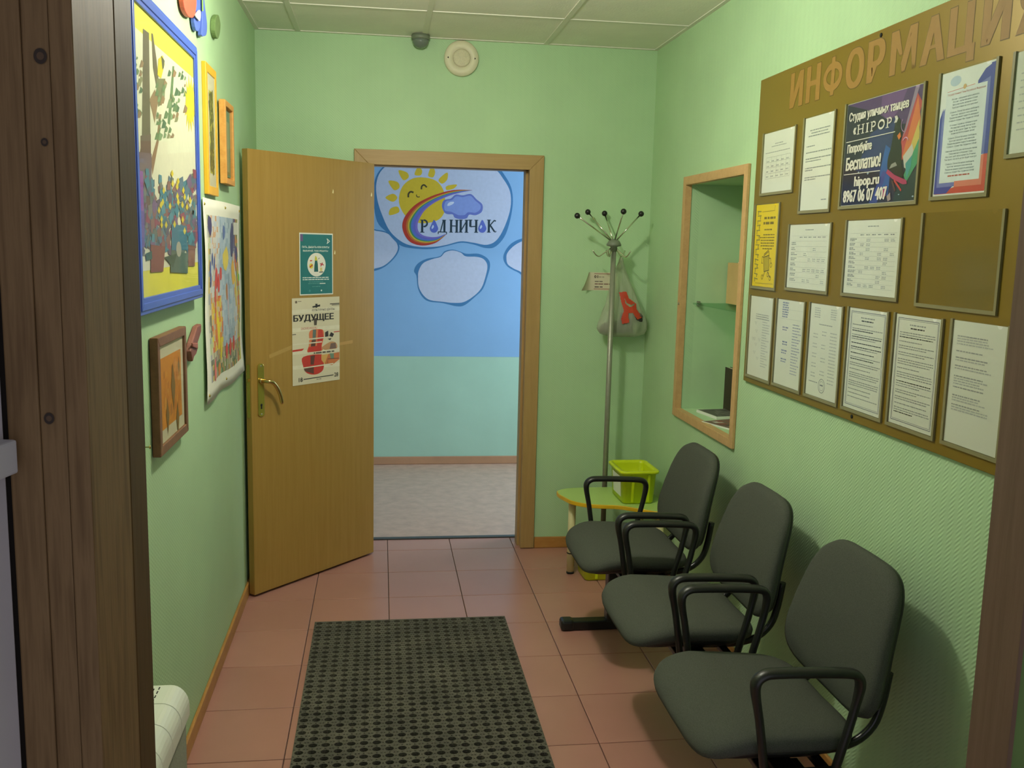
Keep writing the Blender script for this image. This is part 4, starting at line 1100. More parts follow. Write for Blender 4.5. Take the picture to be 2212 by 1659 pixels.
# ------------------------------------------------------------------ niche contents
root = thing('glass_shelf', 'clear green-edged glass shelf fixed across the wall niche', 'shelf', (1.73, (NY0+NY1)/2, 1.372))
MB().box(1.600, NY1+0.004, 1.372, XR+ND-0.002, NY0-0.004, 1.378, 0.001).build('pane', m_shelfglass, root)
for (x, y) in ((1.625, NY0), (1.82, NY0), (1.625, NY1), (1.82, NY1)):
    s_ = -1 if y == NY0 else 1
    MB().tube([(x, y, 1.368), (x, y+s_*0.022, 1.368)], 0.006, 10).box(x-0.006, y+s_*0.002, 1.378, x+0.006, y+s_*0.02, 1.386).build('peg', m_steel, root)
def book(x0, x1, y0, y1, z0, z1, cm, label, group, sheets=True):
    r = thing('book', label, 'book', ((x0+x1)/2, (y0+y1)/2, z0), 0, group)
    t = 0.0025
    MB().box(x0, y0, z0, x0+t, y1, z1).box(x1-t, y0, z0, x1, y1, z1).box(x0, y0, z0, x1, y0+t, z1).build('cover', cm, r)
    MB().box(x0+t+0.0002, y0+t+0.0002, z0+0.003, x1-t-0.0002, y1-0.003, z1-0.003).build('pages', m_paper2, r)
m_bk1 = mat('tan_book_cloth', rgb(204, 172, 116), 0.7); m_bk2 = mat('pale_green_book_cloth', rgb(196, 206, 164), 0.7); m_bk3 = mat('white_red_book', rgb(214, 200, 178), 0.6); m_bk4 = mat('black_album_cloth', rgb(52, 42, 30), 0.6)
book(1.757, 1.776, -0.80, -0.62, 1.3785, 1.568, m_bk1, 'tan book standing on the glass shelf, first from the left', 'books in the niche')
book(1.778, 1.804, -0.80, -0.62, 1.3785, 1.566, m_bk2, 'pale green book on the glass shelf between tan and white', 'books in the niche')
book(1.806, 1.834, -0.81, -0.62, 1.3785, 1.572, m_bk3, 'whitish book on the glass shelf beside the frame edge', 'books in the niche')
book(1.758, 1.784, -0.82, -0.66, NZ0+0.0005, 1.082, m_bk4, 'black album standing upright on the niche floor', 'books in the niche')
def magazine(c, rot, w_, h_, t, cols, label, z0):
    r = thing('magazine', label, 'magazine', (c[0], c[1], z0), rot, 'magazines on the niche floor')
    m = rot_world(r)
    mb = MB(); mb.box(-w_/2, -h_/2, 0, w_/2, h_/2, t); mb.v = [m @ v for v in mb.v]; mb.build('pages', m_paper, r)
    F = Frame(m @ Vector((0, 0, t+0.0004)), (m.to_3x3() @ Vector((1, 0, 0))), (m.to_3x3() @ Vector((0, 1, 0))), (0, 0, 1))
    f = Flat(F); f.rect(-w_/2+.004, -h_/2+.004, w_/2-.004, h_/2-.004, cols[0], 0)
    for i in range(30):
        x = rn.uniform(-w_/2+.03, w_/2-.03); y = rn.uniform(-h_/2+.03, h_/2-.03); l = rn.uniform(.008, .025)
        f.poly([(x-l, y-l*.6), (x+l*.7, y-l), (x+l, y+l*.6), (x-l*.6, y+l)], rn.choice(cols), 1+i % 5)
    f.build('cover', r)
magazine((1.70, -0.79), 0.15, 0.15, 0.19, 0.012, [rgb(92, 92, 84), rgb(120, 120, 112), rgb(70, 70, 66)], 'thick grey-covered magazine pile at the back of the niche', NZ0+0.0005)
magazine((1.668, -1.05), 0.35, 0.17, 0.24, 0.006, [rgb(120, 96, 84), rgb(160, 120, 100), rgb(90, 80, 78), rgb(196, 190, 180), rgb(140, 80, 70)], 'thin colourful magazine near the front of the niche', NZ0+0.0005)

# ------------------------------------------------------------------ coat stand
cxr, cyr = 1.312, -0.20
root = thing('coat_stand', 'grey metal coat stand with black-tipped arms in the corner', 'coat stand', (cxr, cyr, 0))
MB().tube([(cxr, cyr, 0.02), (cxr, cyr, 1.625)], 0.0135, 16).build('pole', m_steel, root)
MB().lathe((cxr, cyr, 0.0005), [(0.001, 0), (0.108, 0), (0.11, 0.006), (0.104, 0.014), (0.03, 0.024), (0.016, 0.04), (0.001, 0.04)], 36).build('base', m_greyp, root)
hub = MB().lathe((cxr, cyr, 1.605), [(0.001, 0), (0.016, 0), (0.018, 0.024), (0.036, 0.028), (0.037, 0.036), (0.028, 0.052), (0.016, 0.060), (0.001, 0.062)], 24).build('hub', m_greyp, root)
for (kx, ky, ydep) in ((1247, 466, -0.265), (1270, 458, -0.10), (1306, 461, -0.055), (1347, 457, -0.335), (1385, 462, -0.19)):
    P = at(kx, ky, 1, ydep); H = Vector((cxr, cyr, 1.648)); d = (P-H).normalized()
    o = MB().tube([H+d*0.018, P-d*0.004], 0.0036, 8).build('arm', m_chrome, root)
    MB().ball(P, 0.0145, 16, 10).build('knob', m_black, o)
for i, an in enumerate((pi*1.0, pi*1.35, pi*0.06, pi*0.55, pi*1.72)):
    d = Vector((cos(an), sin(an)*0.85, 0)); H = Vector((cxr, cyr, 1.622))
    if i == 2: d = Vector((0.72, 0.70, 0))
    MB().tube(smooth([H+d*0.014, H+d*0.055+Vector((0, 0, -0.030)), H+d*0.075+Vector((0, 0, -0.042)), H+d*0.092+Vector((0, 0, -0.034)), H+d*0.108+Vector((0, 0, -0.012))], 3, False), 0.003, 8).build('hook', m_chrome, root)

# plastic bag hanging from the right hook
bxc, byc = 1.405, -0.098
hk = Vector((cxr, cyr, 1.622))+Vector((0.72, 0.70, 0))*0.078+Vector((0, 0, -0.040))
k = NT('translucent_white_bag'); out = k.n['Material Output']
tr_ = k.add('ShaderNodeBsdfTransparent'); tr_.inputs[0].default_value = (0.97, 0.97, 0.95, 1)
mx = k.add('ShaderNodeMixShader'); 
k.b.inputs['Base Color'].default_value = rgb(206, 212, 188); k.b.inputs['Roughness'].default_value = 0.35
k.bump(k.noise(26, 4.0, (2.2, 1, 0.6)), 0.5, 0.02)
mx.inputs[0].default_value = 0.38; k.link(tr_.outputs[0], mx.inputs[1]); k.link(k.b.outputs[0], mx.inputs[2]); k.link(mx.outputs[0], out.inputs['Surface'])
m_bag = k.m
broot = thing('shopping_bag', 'thin white plastic bag with a red mark hanging from the coat stand', 'bag', (bxc, byc, 1.17))
prof = [(1.572, 0.008, 0.006, hk.x), (1.54, 0.018, 0.012, hk.x+.002), (1.50, 0.032, 0.02, 1.376), (1.44, 0.052, 0.03, 1.384), (1.38, 0.074, 0.04, 1.392), (1.32, 0.094, 0.05, 1.398), (1.27, 0.114, 0.058, 1.400), (1.235, 0.130, 0.062, 1.398), (1.205, 0.130, 0.062, 1.396), (1.18, 0.112, 0.054, 1.396), (1.168, 0.075, 0.036, 1.396)]
def bag_at(z):
    for i in range(len(prof)-1):
        a, b = prof[i], prof[i+1]
        if a[0] >= z >= b[0]:
            t = (a[0]-z)/(a[0]-b[0]); return [a[k]+(b[k]-a[k])*t for k in range(4)]
    return prof[-1]
def wr(an, z): return 1+0.05*sin(an*7+z*18)+0.03*sin(an*13-z*40)
rings = []
NB = 40
for i in range(31):
    z = 1.572-(1.572-1.168)*i/30; _, rx, ry, xc = bag_at(z)
    yc_ = byc if z < 1.5 else byc+(hk.y-byc)*(z-1.5)/0.072
    rings.append([Vector((xc+rx*wr(2*pi*q/NB, z)*cos(2*pi*q/NB), yc_+ry*wr(2*pi*q/NB, z)*sin(2*pi*q/NB), z)) for q in range(NB)])
MB().loft(rings).build('film', m_bag, broot)
for (s_) in (-1, 1):
    MB().tube([hk+Vector((s_*0.004, 0, 0.0)), hk+Vector((s_*0.010, 0.012, -0.035)), hk+Vector((s_*0.012, 0.03, -0.06))], 0.004, 8).build('handle', m_bag, broot)
# red mark: small patches following the bag front
def inside(p, poly):
    c = False; n = len(poly)
    for i in range(n):
        a, b = poly[i], poly[i-1]
        if (a[1] > p[1]) != (b[1] > p[1]) and p[0] < (b[0]-a[0])*(p[1]-a[1])/(b[1]-a[1])+a[0]: c = not c
    return c
MK = Frame((0, byc-0.06, 0), (1, 0, 0), Z, (0, -1, 0))
mk = lambda *pts: [MK.px(1220+x*0.199, 430+y*0.199) for x, y in pts]
shape1 = mk((600,1015),(680,1005),(705,1080),(790,1140),(785,1190),(850,1290),(790,1310),(745,1240),(690,1240),(695,1340),(620,1355),(610,1300),(645,1210),(620,1120))
hole = mk((655,1070),(680,1130),(725,1150),(770,1135),(765,1152),(715,1175),(665,1140))
mb = MB(); st = 0.0035
ua = [p[0] for p in shape1]; va = [p[1] for p in shape1]
x = min(ua)
while x < max(ua):
    z = min(va)
    while z < max(va):
        c = (x+st/2, z+st/2)
        if inside(c, shape1) and not inside(c, hole):
            vs = []
            for (a, b) in ((x, z), (x+st, z), (x+st, z+st), (x, z+st)):
                _, rx, ry, xc = bag_at(b); t = max(-.97, min(.97, (a-xc)/rx)); an = -math.acos(t)
                vs.append(Vector((a, byc-ry*1.06*sqrt(1-t*t)-0.0015, b)))
            mb._add(vs, [(0, 1, 2, 3)], True)
        z += st
    x += st
mb.build('red_mark', mat('red_print', rgb(196, 66, 40), 0.5), broot)
# shoes inside the bag
m_shoe = mat('grey_shoe_suede', rgb(96, 92, 88), 0.85, vary=0.2, scale=30); m_sole = mat('dark_shoe_sole', rgb(52, 50, 48), 0.7)
def shoe(c, L, rot, label):
    r = thing('shoe', label, 'shoe', c, rot, 'shoes in the hanging bag'); m = rot_world(r)
    def rg(z, g, hgt=0): return [Vector((L*0.5*g*cos(t)*(1.0), 0.034*g*sin(t)*(1.0+0.15*cos(t)), z+hgt*max(0, -cos(t))*0.7)) for t in [2*pi*q/20 for q in range(20)]]
    a = MB().loft([rg(0, 0.95), rg(0.004, 1.0), rg(0.016, 1.0), rg(0.018, .97)]); a.v = [m @ v for v in a.v]; a.build('sole', m_sole, r)
    a = MB().loft([rg(0.0182, 0.96), rg(0.03, 0.98, 0.01), rg(0.042, 0.88, 0.02), rg(0.052, 0.66, 0.03), rg(0.055, 0.4, 0.03)]); a.v = [m @ v for v in a.v]; a.build('upper', m_shoe, r)
shoe((1.375, -0.075, 1.186), 0.19, pi+0.12, 'grey shoe low in the bag, toe poking out left behind the pole')
shoe((1.44, -0.118, 1.246), 0.13, 0.15, 'grey shoe on the right in the hanging bag')

# ------------------------------------------------------------------ children's table and lime boxes
TZ = 0.400
tp = [at(x, y, 2, TZ) for x, y in ((1204, 1064), (1222, 1050), (1262, 1046), (1310, 1044))]
outline = smooth([(1.035, -0.375), (1.040, -0.310), (1.10, -0.265), (1.22, -0.252), (1.36, -0.250), (1.47, -0.252), (1.515, -0.30), (1.520, -0.42), (1.520, -0.60), (1.505, -0.70), (1.45, -0.715), (1.38, -0.665), (1.29, -0.600), (1.21, -0.585), (1.13, -0.555), (1.075, -0.500), (1.050, -0.430)], 4)
outline = [Vector((p.x, p.y)) for p in [Vector((q[0], q[1])) for q in outline]]
troot = thing('kids_table', 'small pale green play table with wavy yellow edge in the corner', 'table', (1.29, -0.47, 0))
MB().prism([(p.x, p.y, TZ-0.020) for p in outline], (0, 0, 0.0195)).build('edge_band', m_yedge, troot, bevel=0.003)
cen = Vector((1.30, -0.46))
MB().prism([((p.x-cen.x)*0.985+cen.x, (p.y-cen.y)*0.98+cen.y, TZ-0.001) for p in outline], (0, 0, 0.0016)).build('tabletop', m_tabtop, troot)
for (x, y) in ((1.098, -0.415), (1.12, -0.315), (1.478, -0.655), (1.478, -0.31)):
    o = MB().tube([(x, y, 0.012), (x, y, TZ-0.0203)], 0.0185, 16).build('leg', m_cream, troot)
    MB().lathe((x, y, 0.105), [(0.0192, 0), (0.0205, 0.003), (0.0192, 0.006)], 16).build('ring', m_dark, o)
    MB().lathe((x, y, 0.0005), [(0.016, 0), (0.0192, 0.002), (0.0192, 0.012)], 16).build('foot', m_dark, o)
def tub(c, w_, d_, h_, rot, label, tape_=False, lip=True):
    r = thing('storage_box', label, 'box', c, rot, 'lime green storage boxes'); m = rot_world(r)
    def rr(w2, d2, rad, z, n=5):
        out = []
        for (sx, sy, a0) in ((1, 1, 0), (-1, 1, pi/2), (-1, -1, pi), (1, -1, 1.5*pi)):
            for q in range(n+1):
                t = a0+pi/2*q/n; out.append(m @ Vector((sx*(w2-rad)+rad*cos(t), sy*(d2-rad)+rad*sin(t), z)))
        return out
    b, t_ = 0.90, 0.004; W2, D2 = w_/2, d_/2
    rings = [rr(W2*b-.006, D2*b-.006, .02, 0), rr(W2*b, D2*b, .022, .006), rr(W2, D2, .026, h_-.016)]
    if lip: rings += [rr(W2+.012, D2+.012, .034, h_-.014), rr(W2+.014, D2+.014, .036, h_-.004), rr(W2+.010, D2+.010, .034, h_)]
    rings += [rr(W2-t_, D2-t_, .024, h_), rr(W2-t_*1.5, D2-t_*1.5, .022, h_-.016), rr(W2*b-t_, D2*b-t_, .018, .008), rr(W2*b-.03, D2*b-.03, .01, .0075)]
    MB().loft(rings).build('tub', m_lime, r, bevel=0)
    for sx in (-1, 1):                                 # stiffening ribs on the front
        a = MB(); a.prism([(sx*W2*0.45, -D2*b-.001, .01), (sx*W2*0.45+.012, -D2*b-.001, .01), (sx*W2*0.45+.012, -D2+.001, h_-.02), (sx*W2*0.45, -D2+.001, h_-.02)], (0, -.003, 0)); a.v = [m @ v for v in a.v]; a.build('rib', m_lime, r)
    if tape_:
        a = MB(); a.prism([(-W2*b-.002, -D2*.62, .03), (-W2*b-.002, D2*.5, .03), (-W2+.0, D2*.55, h_-.035), (-W2+.0, -D2*.66, h_-.035)], (-.0012, 0, 0)); a.v = [m @ v for v in a.v]; a.build('paper_label', m_paper, r)
    return r
tub((1.386, -0.475, TZ+0.0012), 0.172, 0.235, 0.165, 0.02, 'lime green plastic box standing on the small table', True)
tub((1.245, -0.45, 0.0005), 0.22, 0.175, 0.20, 0.05, 'lime green plastic box on the floor under the table')

# ------------------------------------------------------------------ three-seat bench
BYC = [-1.32, -1.98, -2.625]
bench = thing('waiting_bench', 'three charcoal upholstered seats with black armrests on one beam', 'bench', (1.19, -1.98, 0))
def outl(w_, d_, n=44, p=3.6, taper=0.0):
    out = []
    for q in range(n):
        t = 2*pi*q/n; c, s_ = cos(t), sin(t)
        x = d_/2*math.copysign(abs(c)**(2/p), c); y = w_/2*math.copysign(abs(s_)**(2/p), s_)
        y *= 1+taper*(x/(d_/2)); out.append((x, y))
    return out
def cushion(w_, d_, layers, taper=0.0, p=3.6):
    """layers: (inset, height); returns rings in local (x depth, y width, z)"""
    return [[Vector((x, y, z)) for x, y in outl(w_-2*i, d_-2*i, 44, p, taper)] for i, z in layers]
m_fabs = m_fab
for yc in BYC:
    # seat: fabric pad with a waterfall front, black shell beneath
    pad = cushion(0.510, 0.424, [(0.010, 0.0), (0.002, 0.008), (0.0, 0.022), (0.005, 0.035), (0.020, 0.044), (0.06, 0.049), (0.13, 0.050), (0.19, 0.0505)], -0.05, 5.0)
    def seat_pos(v):
        t = max(0, (-v.x-0.06)/0.15); return Vector((1.126+v.x, yc+v.y, 0.425+v.z-0.048*t*t+0.012*(-v.x)/0.215-0.012*(1-min(1, abs(v.y)/0.2))*0.6*(1 if v.z > 0.03 else 0)))
    mb = MB(); mb.loft([[seat_pos(v) for v in r] for r in pad]); seat = mb.build('seat', m_fabs, bench)
    sh = cushion(0.496, 0.410, [(0.05, -0.024), (0.02, -0.022), (0.006, -0.010), (0.004, 0.0015)], -0.05)
    MB().loft([[seat_pos(v) for v in r] for r in sh]).build('seat_shell', m_shell, seat)
    # backrest: x' up the back, y across, z outward (towards the sitter)
    bk = cushion(0.480, 0.385, [(0.008, 0.0), (0.0, 0.012), (0.004, 0.028), (0.020, 0.037), (0.06, 0.041), (0.12, 0.042), (0.17, 0.0425)], -0.15, 4.2)
    def back_pos(v):
        up = v.x; tilt = 0.235
        bend = 0.20*(v.y*v.y)                         # slight wrap-around
        lum = 0.016*cos(up/0.19*1.4)
        return Vector((1.398+up*sin(tilt)*1.0-(v.z+bend+lum)*cos(tilt)+0.012, yc+v.y, 0.655+up*cos(tilt)-(v.z)*sin(tilt)*0.4))
    mb = MB(); mb.loft([[back_pos(v) for v in r] for r in bk]); back = mb.build('backrest', m_fabs, bench)
    sb = cushion(0.468, 0.372, [(0.10, -0.022), (0.03, -0.020), (0.006, -0.010), (0.003, 0.0015)], -0.15, 4.2)
    MB().loft([[back_pos(v) for v in r] for r in sb]).build('back_shell', m_shell, back)
    # curved tube supports joining seat and back
    for sy in (-0.165, 0.165):
        y = yc+sy
        MB().tube(smooth([(1.16, y, 0.383), (1.27, y, 0.382), (1.345, y, 0.398), (1.392, y, 0.440), (1.412, y, 0.50), (1.424, y, 0.58)], 4, False), 0.011, 10, ry=0.014).build('back_support', m_blackm, bench)
    # armrests: closed loop from seat edge up, over and down
    for sy in (-0.277, 0.277):
        y = yc+sy; s_ = 1 if sy > 0 else -1
        pth = [(1.062, y-s_*0.006, 0.386), (1.052, y, 0.44), (1.038, y, 0.53), (1.024, y, 0.600), (1.026, y, 0.628), (1.044, y, 0.643), (1.075, y, 0.646), (1.17, y, 0.644), (1.245, y, 0.640), (1.272, y, 0.634), (1.284, y, 0.618), (1.284, y, 0.59), (1.270, y, 0.52), (1.250, y, 0.44), (1.240, y-s_*0.006, 0.386)]
        pth = smooth(pth, 4, False)
        n_ = len(pth); wv_ = []; wh_ = []
        for q in range(n_):
            z = pth[q].z; top = max(0, min(1, (z-0.56)/0.06))
            wv_.append(0.0115+0.0075*top); wh_.append(0.0105+0.0015*top)
        MB().tube(pth, wv_, 12, ry=wh_, side=(0, 1, 0)).build('armrest', m_black, bench)
    MB().box(1.05, yc-0.283, 0.374, 1.26, yc-0.258, 0.394, 0.003).box(1.05, yc+0.258, 0.374, 1.26, yc+0.283, 0.394, 0.003).box(1.06, yc-0.265, 0.368, 1.085, yc+0.265, 0.385, 0.003).box(1.215, yc-0.265, 0.368, 1.24, yc+0.265, 0.385, 0.003).build('seat_bracket', m_blackm, bench)
MB().box(1.105, -2.93, 0.330, 1.165, -1.03, 0.380, 0.004).build('beam', m_blackm, bench)
for yl in (-1.10, -2.83):
    o = MB().box(1.115, yl-0.030, 0.04, 1.18, yl+0.030, 0.331, 0.005).build('leg', m_blackm, bench)
    MB().box(0.95, yl-0.026, 0.0015, 1.40, yl+0.026, 0.042, 0.006).build('foot_bar', m_blackm, o)
    for xe in (0.945, 1.405):
        MB().box(xe-0.028, yl-0.031, 0.0006, xe+0.028, yl+0.031, 0.048, 0.012).build('foot_cap', m_black, o)
    MB().box(1.085, yl-0.06, 0.331, 1.205, yl+0.06, 0.352, 0.003).build('leg_plate', m_blackm, o)

# ------------------------------------------------------------------ information board
BX = XR-0.012
board_ = thing('information_board', 'large gold information board with rows of clear pockets', 'notice board', (XR, -2.2, 1.13))
MB().box(BX, -3.02, 1.130, XR-0.0008, -1.432, 2.248, 0.0015).build('panel', m_gold, board_)
RF = F_right(0, 0, BX-0.0002)
f = Flat(RF); LC = rgb(152, 116, 52); LO = rgb(104, 84, 30)
for ch, a, b in (('И', 1.610, 1.710), ('Н', 1.735, 1.835), ('Ф', 1.853, 1.985), ('О', 2.005, 2.130), ('Р', 2.224, 2.320), ('М', 2.350, 2.478), ('А', 2.500, 2.610), ('Ц', 2.622, 2.732), ('И', 2.757, 2.858), ('Я', 2.882, 2.980)):
    lo = 2.086 if ch == 'Ц' else 2.110
    if ch == 'О': a, b = 2.095, 2.205
    if ch == 'Ф': a, b = 1.945, 2.075
    if ch == 'Н': a, b = 1.825, 1.925
    if ch == 'И' and a < 2: a, b = 1.700, 1.800
    if ch == 'Ф':
        mid = (a+b)/2; rx = (b-a)/2-.012; el = [(mid+rx*cos(2*pi*i/24), 2.166+.034*sin(2*pi*i/24)) for i in range(24)]
        f.pline(el, .0235, LO, 1, True); f.line((mid, lo-.0022), (mid, 2.2272), .026, LO, 1)
        f.pline(el, .020, LC, 2, True); f.line((mid, lo), (mid, 2.225), .022, LC, 2); continue
    f.btext(ch, a-.0022, lo-.0022, b+.0022, 2.2272, LO, 1, 0.0078)
    f.btext(ch, a, lo, b, 2.2250, LC, 2, 0.0062)
f.build('lettering', board_)
for (y, z) in ((-2.29, 2.232), (-2.29, 1.145), (-1.452, 1.68)):
    MB().lathe((BX, y, z), [(0.006, 0), (0.006, 0.002), (0.003, 0.003)], 12, (-1, 0, 0)).build('screw', m_dark, board_)
pn = 0
def pocket(u0, v0, u1, v1, rim=0.009):
    """clear acrylic pocket glued on the board: rim on three sides and a front pane with a thumb notch"""
    r_ = MB(); d = 0.0056
    for q in (((u0-rim, v0-rim), (u0, v1)), ((u1, v0-rim), (u1+rim, v1)), ((u0, v0-rim), (u1, v0))):
        (a, b), (c, e) = q
        r_.prism([RF.w(a, b), RF.w(c, b), RF.w(c, e), RF.w(a, e)], RF.n*d)
    o = r_.build('pocket', m_pocket, board_)
    w_ = u1-u0; nx = u1-0.028; R = 0.011
    pts = [(u0, v0), (u1, v0), (u1, v1)]+[(nx+R*cos(t), v1+R*sin(t)) for t in [-pi*i/8 for i in range(9)]]+[(u0, v1)]
    MB().prism([RF.w(a, b, 0.0044) for a, b in pts], RF.n*0.0012).build('pane', m_pane, o)
    return o
GY = rgb(166, 169, 172); LG = rgb(188, 191, 193)
def notice(key, u0, v0, u1, v1, label, paper=None, grp='notices on the information board', mat_=None):
    pocket(u0, v0, u1, v1)
    root, F = sheet('notice_sheet', RF, u0+0.001, v0+0.001, u1-0.001, v1-0.003, label, 'notice', grp, mat_ or m_paper, h=0.0008, t=0.0005)
    return root, Flat(Frame(F.w(u0, v0), F.u, F.v, F.n)), u1-u0, v1-v0
rn = random.Random(21)
# row 1
r, f, w_, h_ = notice('r1a', 1.502, 1.834, 1.768, 2.049, 'landscape table sheet, upper left corner of the gold board'); g = rgb(176, 178, 180)
f.dashes(.1, .17, .168, .0035, g, rn, 1, 1); f.dashes(.07, .2, .16, .003, g, rn, 1, 1, 'c'); f.dashes(.02, .25, .140, .003, g, rn, 1, .9)
for x in (.03, .075, .12, .16, .2, .235): f.line((x, .05), (x, .125), .001, g, 1)
for y in (.05, .068, .088, .107, .125): f.line((.03, y), (.235, y), .001, g, 1)
for i in range(4):
    for j in range(5): f.dashes(.035+j*.042, .065+j*.042, .055+i*.018, .004, g, rn, 1, .7)
f.build('print', r)
r, f, w_, h_ = notice('r1b', 1.840, 1.760, 2.049, 2.062, 'plain portrait letter left of the dark dance poster'); g = rgb(150, 154, 158)
for y, a, b in ((.255, .04, .18), (.246, .05, .17), (.237, .03, .18), (.205, .02, .08), (.185, .02, .2), (.165, .02, .2), (.157, .02, .13), (.135, .02, .2), (.128, .02, .08), (.105, .02, .2), (.098, .02, .1), (.03, .15, .19)): f.dashes(a, b, y, .0032, g, rn, 1, 1)
f.build('print', r)
# dance poster (landscape)
r, f, w_, h_ = notice('hip', 2.125, 1.765, 2.536, 2.067, 'dark purple hip-hop dance studio poster with large white lettering', grp=None)
NVY = rgb(38, 34, 62); WHT = rgb(236, 228, 222)
f.rect(.002, .002, .409, .298, NVY, 0)
f.poly([(.0, .298), (.409, .298), (.409, .2), (.28, .21), (.16, .26)], rgb(84, 52, 110), 1); f.poly([(.2, .298), (.33, .298), (.3, .25), (.25, .22), (.2, .25)], rgb(110, 70, 134), 2)
f.poly([(.08, .1), (.28, .08), (.28, .23), (.15, .2)], rgb(44, 52, 110), 1); f.poly([(.21, .02), (.27, .02), (.28, .14), (.24, .16), (.22, .09)], rgb(46, 92, 168), 2); f.poly([(.17, .003), (.215, .003), (.255, .085), (.235, .09)], rgb(64, 76, 156), 2)
f.poly([(.409, .25), (.37, .29), (.31, .14), (.33, .11), (.36, .14)], rgb(188, 66, 78), 3); f.poly([(.409, .2), (.385, .27), (.33, .12), (.345, .1)], rgb(212, 116, 70), 4); f.poly([(.409, .15), (.40, .21), (.345, .1), (.355, .08)], rgb(206, 184, 96), 5); f.poly([(.409, .1), (.405, .16), (.345, .07), (.36, .05)], rgb(70, 150, 110), 6)
f.poly([(.37, .298), (.39, .298), (.34, .19), (.325, .17)], rgb(150, 130, 160), 3); f.poly([(.30, .003), (.409, .003), (.409, .08), (.35, .06), (.31, .04)], rgb(34, 62, 66), 3)
f.poly([(.335, .12), (.375, .15), (.385, .13), (.36, .085), (.345, .09)], rgb(200, 196, 190), 7); f.poly([(.35, .1), (.38, .12), (.378, .09), (.36, .06)], rgb(66, 146, 150), 8)
f.poly(smooth([(.285, .215), (.30, .222), (.312, .21), (.315, .17), (.325, .14), (.33, .10), (.345, .075), (.33, .06), (.285, .085), (.262, .09), (.258, .12), (.27, .15), (.278, .19)], 3), rgb(30, 26, 30), 9)
f.disc((.292, .216), .012, rgb(26, 22, 26), 10); f.poly([(.298, .178), (.312, .186), (.318, .174), (.308, .166)], rgb(222, 120, 52), 11)
f.poly([(.255, .082), (.262, .092), (.30, .074), (.362, .056), (.366, .046), (.345, .046), (.29, .064)], rgb(176, 56, 102), 11); f.line((.30, .06), (.34, .03), .006, rgb(196, 60, 60), 11); f.line((.29, .058), (.31, .03), .008, rgb(90, 60, 60), 11)
f.poly([(.24, .03), (.262, .05), (.262, .02), (.25, .012)], rgb(190, 70, 130), 11); f.poly([(.268, .018), (.285, .028), (.29, .008), (.275, .004)], rgb(170, 150, 150), 11)
f.poly([(.27, .092), (.31, .098), (.30, .108), (.28, .104)], rgb(150, 148, 146), 12)
for k_ in range(10):
    t0 = .4+k_*.22; f.line((.342+.014*cos(t0), .155+.014*sin(t0)), (.342+.014*cos(t0+.24), .155+.014*sin(t0+.24)), .003, rgb(216, 160, 200), 12)
    f.line((.335+.02*cos(t0+2), .205+.02*sin(t0+2)), (.335+.02*cos(t0+2.24), .205+.02*sin(t0+2.24)), .0018, rgb(190, 140, 200), 12)
for (x, y, s_) in ((.155, .088, .008), (.10, .095, .005), (.40, .012, .006), (.33, .02, .004), (.25, .015, .004), (.29, .225, .009)): f.disc((x, y), s_*.4, rgb(200, 214, 236), 13); f.line((x-s_, y), (x+s_, y), .001, rgb(150, 180, 220), 13)
f.btext('Студия уличных танцев', .020, .240, .346, .273, WHT, 14, 0.0011)
u_ = .052
for ch, wd in (('H', .046), ('I', .030), ('P', .040), ('O', .046), ('P', .040)):
    slab_text(f, ch, .072+u_-.052, .205, .072+u_-.052+wd*.95, .232, WHT, 14); u_ += wd
f.text('«', .050, .207, .068, .226, WHT, 14, 0.03); f.text('»', .278, .214, .296, .232, WHT, 14, 0.03)
f.line((.012, .188), (.286, .190), .0022, WHT, 14); f.line((.012, .093), (.222, .091), .0022, WHT, 14)
f.btext('Попробуйте', .022, .148, .166, .181, WHT, 14, 0.0013); f.btext('Бесплатно!', .020, .103, .222, .142, WHT, 14, 0.0019)
f.btext('hipop.ru', .078, .046, .222, .084, WHT, 14, 0.0019); f.btext('8967 06 07 407', .016, .010, .268, .046, WHT, 14, 0.0019)
f.build('print', r)
# anthem
r, f, w_, h_ = notice('anthem', 2.612, 1.771, 2.829, 2.074, 'anthem text sheet with a white, blue and red ribbon border', grp=None)
B1 = rgb(62, 72, 168); B2 = rgb(116, 124, 196); R1 = rgb(206, 74, 62); R2 = rgb(224, 128, 110); PW = rgb(232, 236, 236)
f.rect(.003, .003, .214, .298, PW, 0)
f.poly([(.006, .005), (.21, .005), (.21, .07), (.15, .06), (.09, .02)], R1, 1)
f.poly([(.006, .19), (.018, .215), (.018, .032), (.1, .032), (.08, .02), (.06, .006), (.006, .006)], B1, 2)
f.poly([(.016, .205), (.026, .215), (.026, .032), (.11, .032), (.09, .022), (.016, .022)], B2, 3)
f.poly([(.21, .296), (.175, .285), (.15, .262), (.15, .25), (.21, .25)], B1, 2); f.rect(.196, .09, .211, .295, B1, 2); f.rect(.186, .09, .197, .26, B2, 3); f.poly([(.14, .25), (.197, .265), (.197, .25)], B2, 3)
f.rect(.196, .006, .211, .09, R1, 3); f.poly([(.11, .032), (.197, .032), (.197, .09), (.186, .088), (.186, .04), (.1, .04)], R2, 3); f.rect(.09, .02, .197, .034, R2, 3)
f.rect(.026, .034, .187, .255, rgb(226, 234, 240), 4); f.disc((.06, .275), .022, rgb(186, 204, 226), 1, .012); f.line((.03, .252), (.14, .256), .0012, R2, 5); f.disc((.1, .2565), .006, rgb(216, 176, 120), 5)
TX = rgb(72, 92, 116); TR = rgb(190, 92, 84)
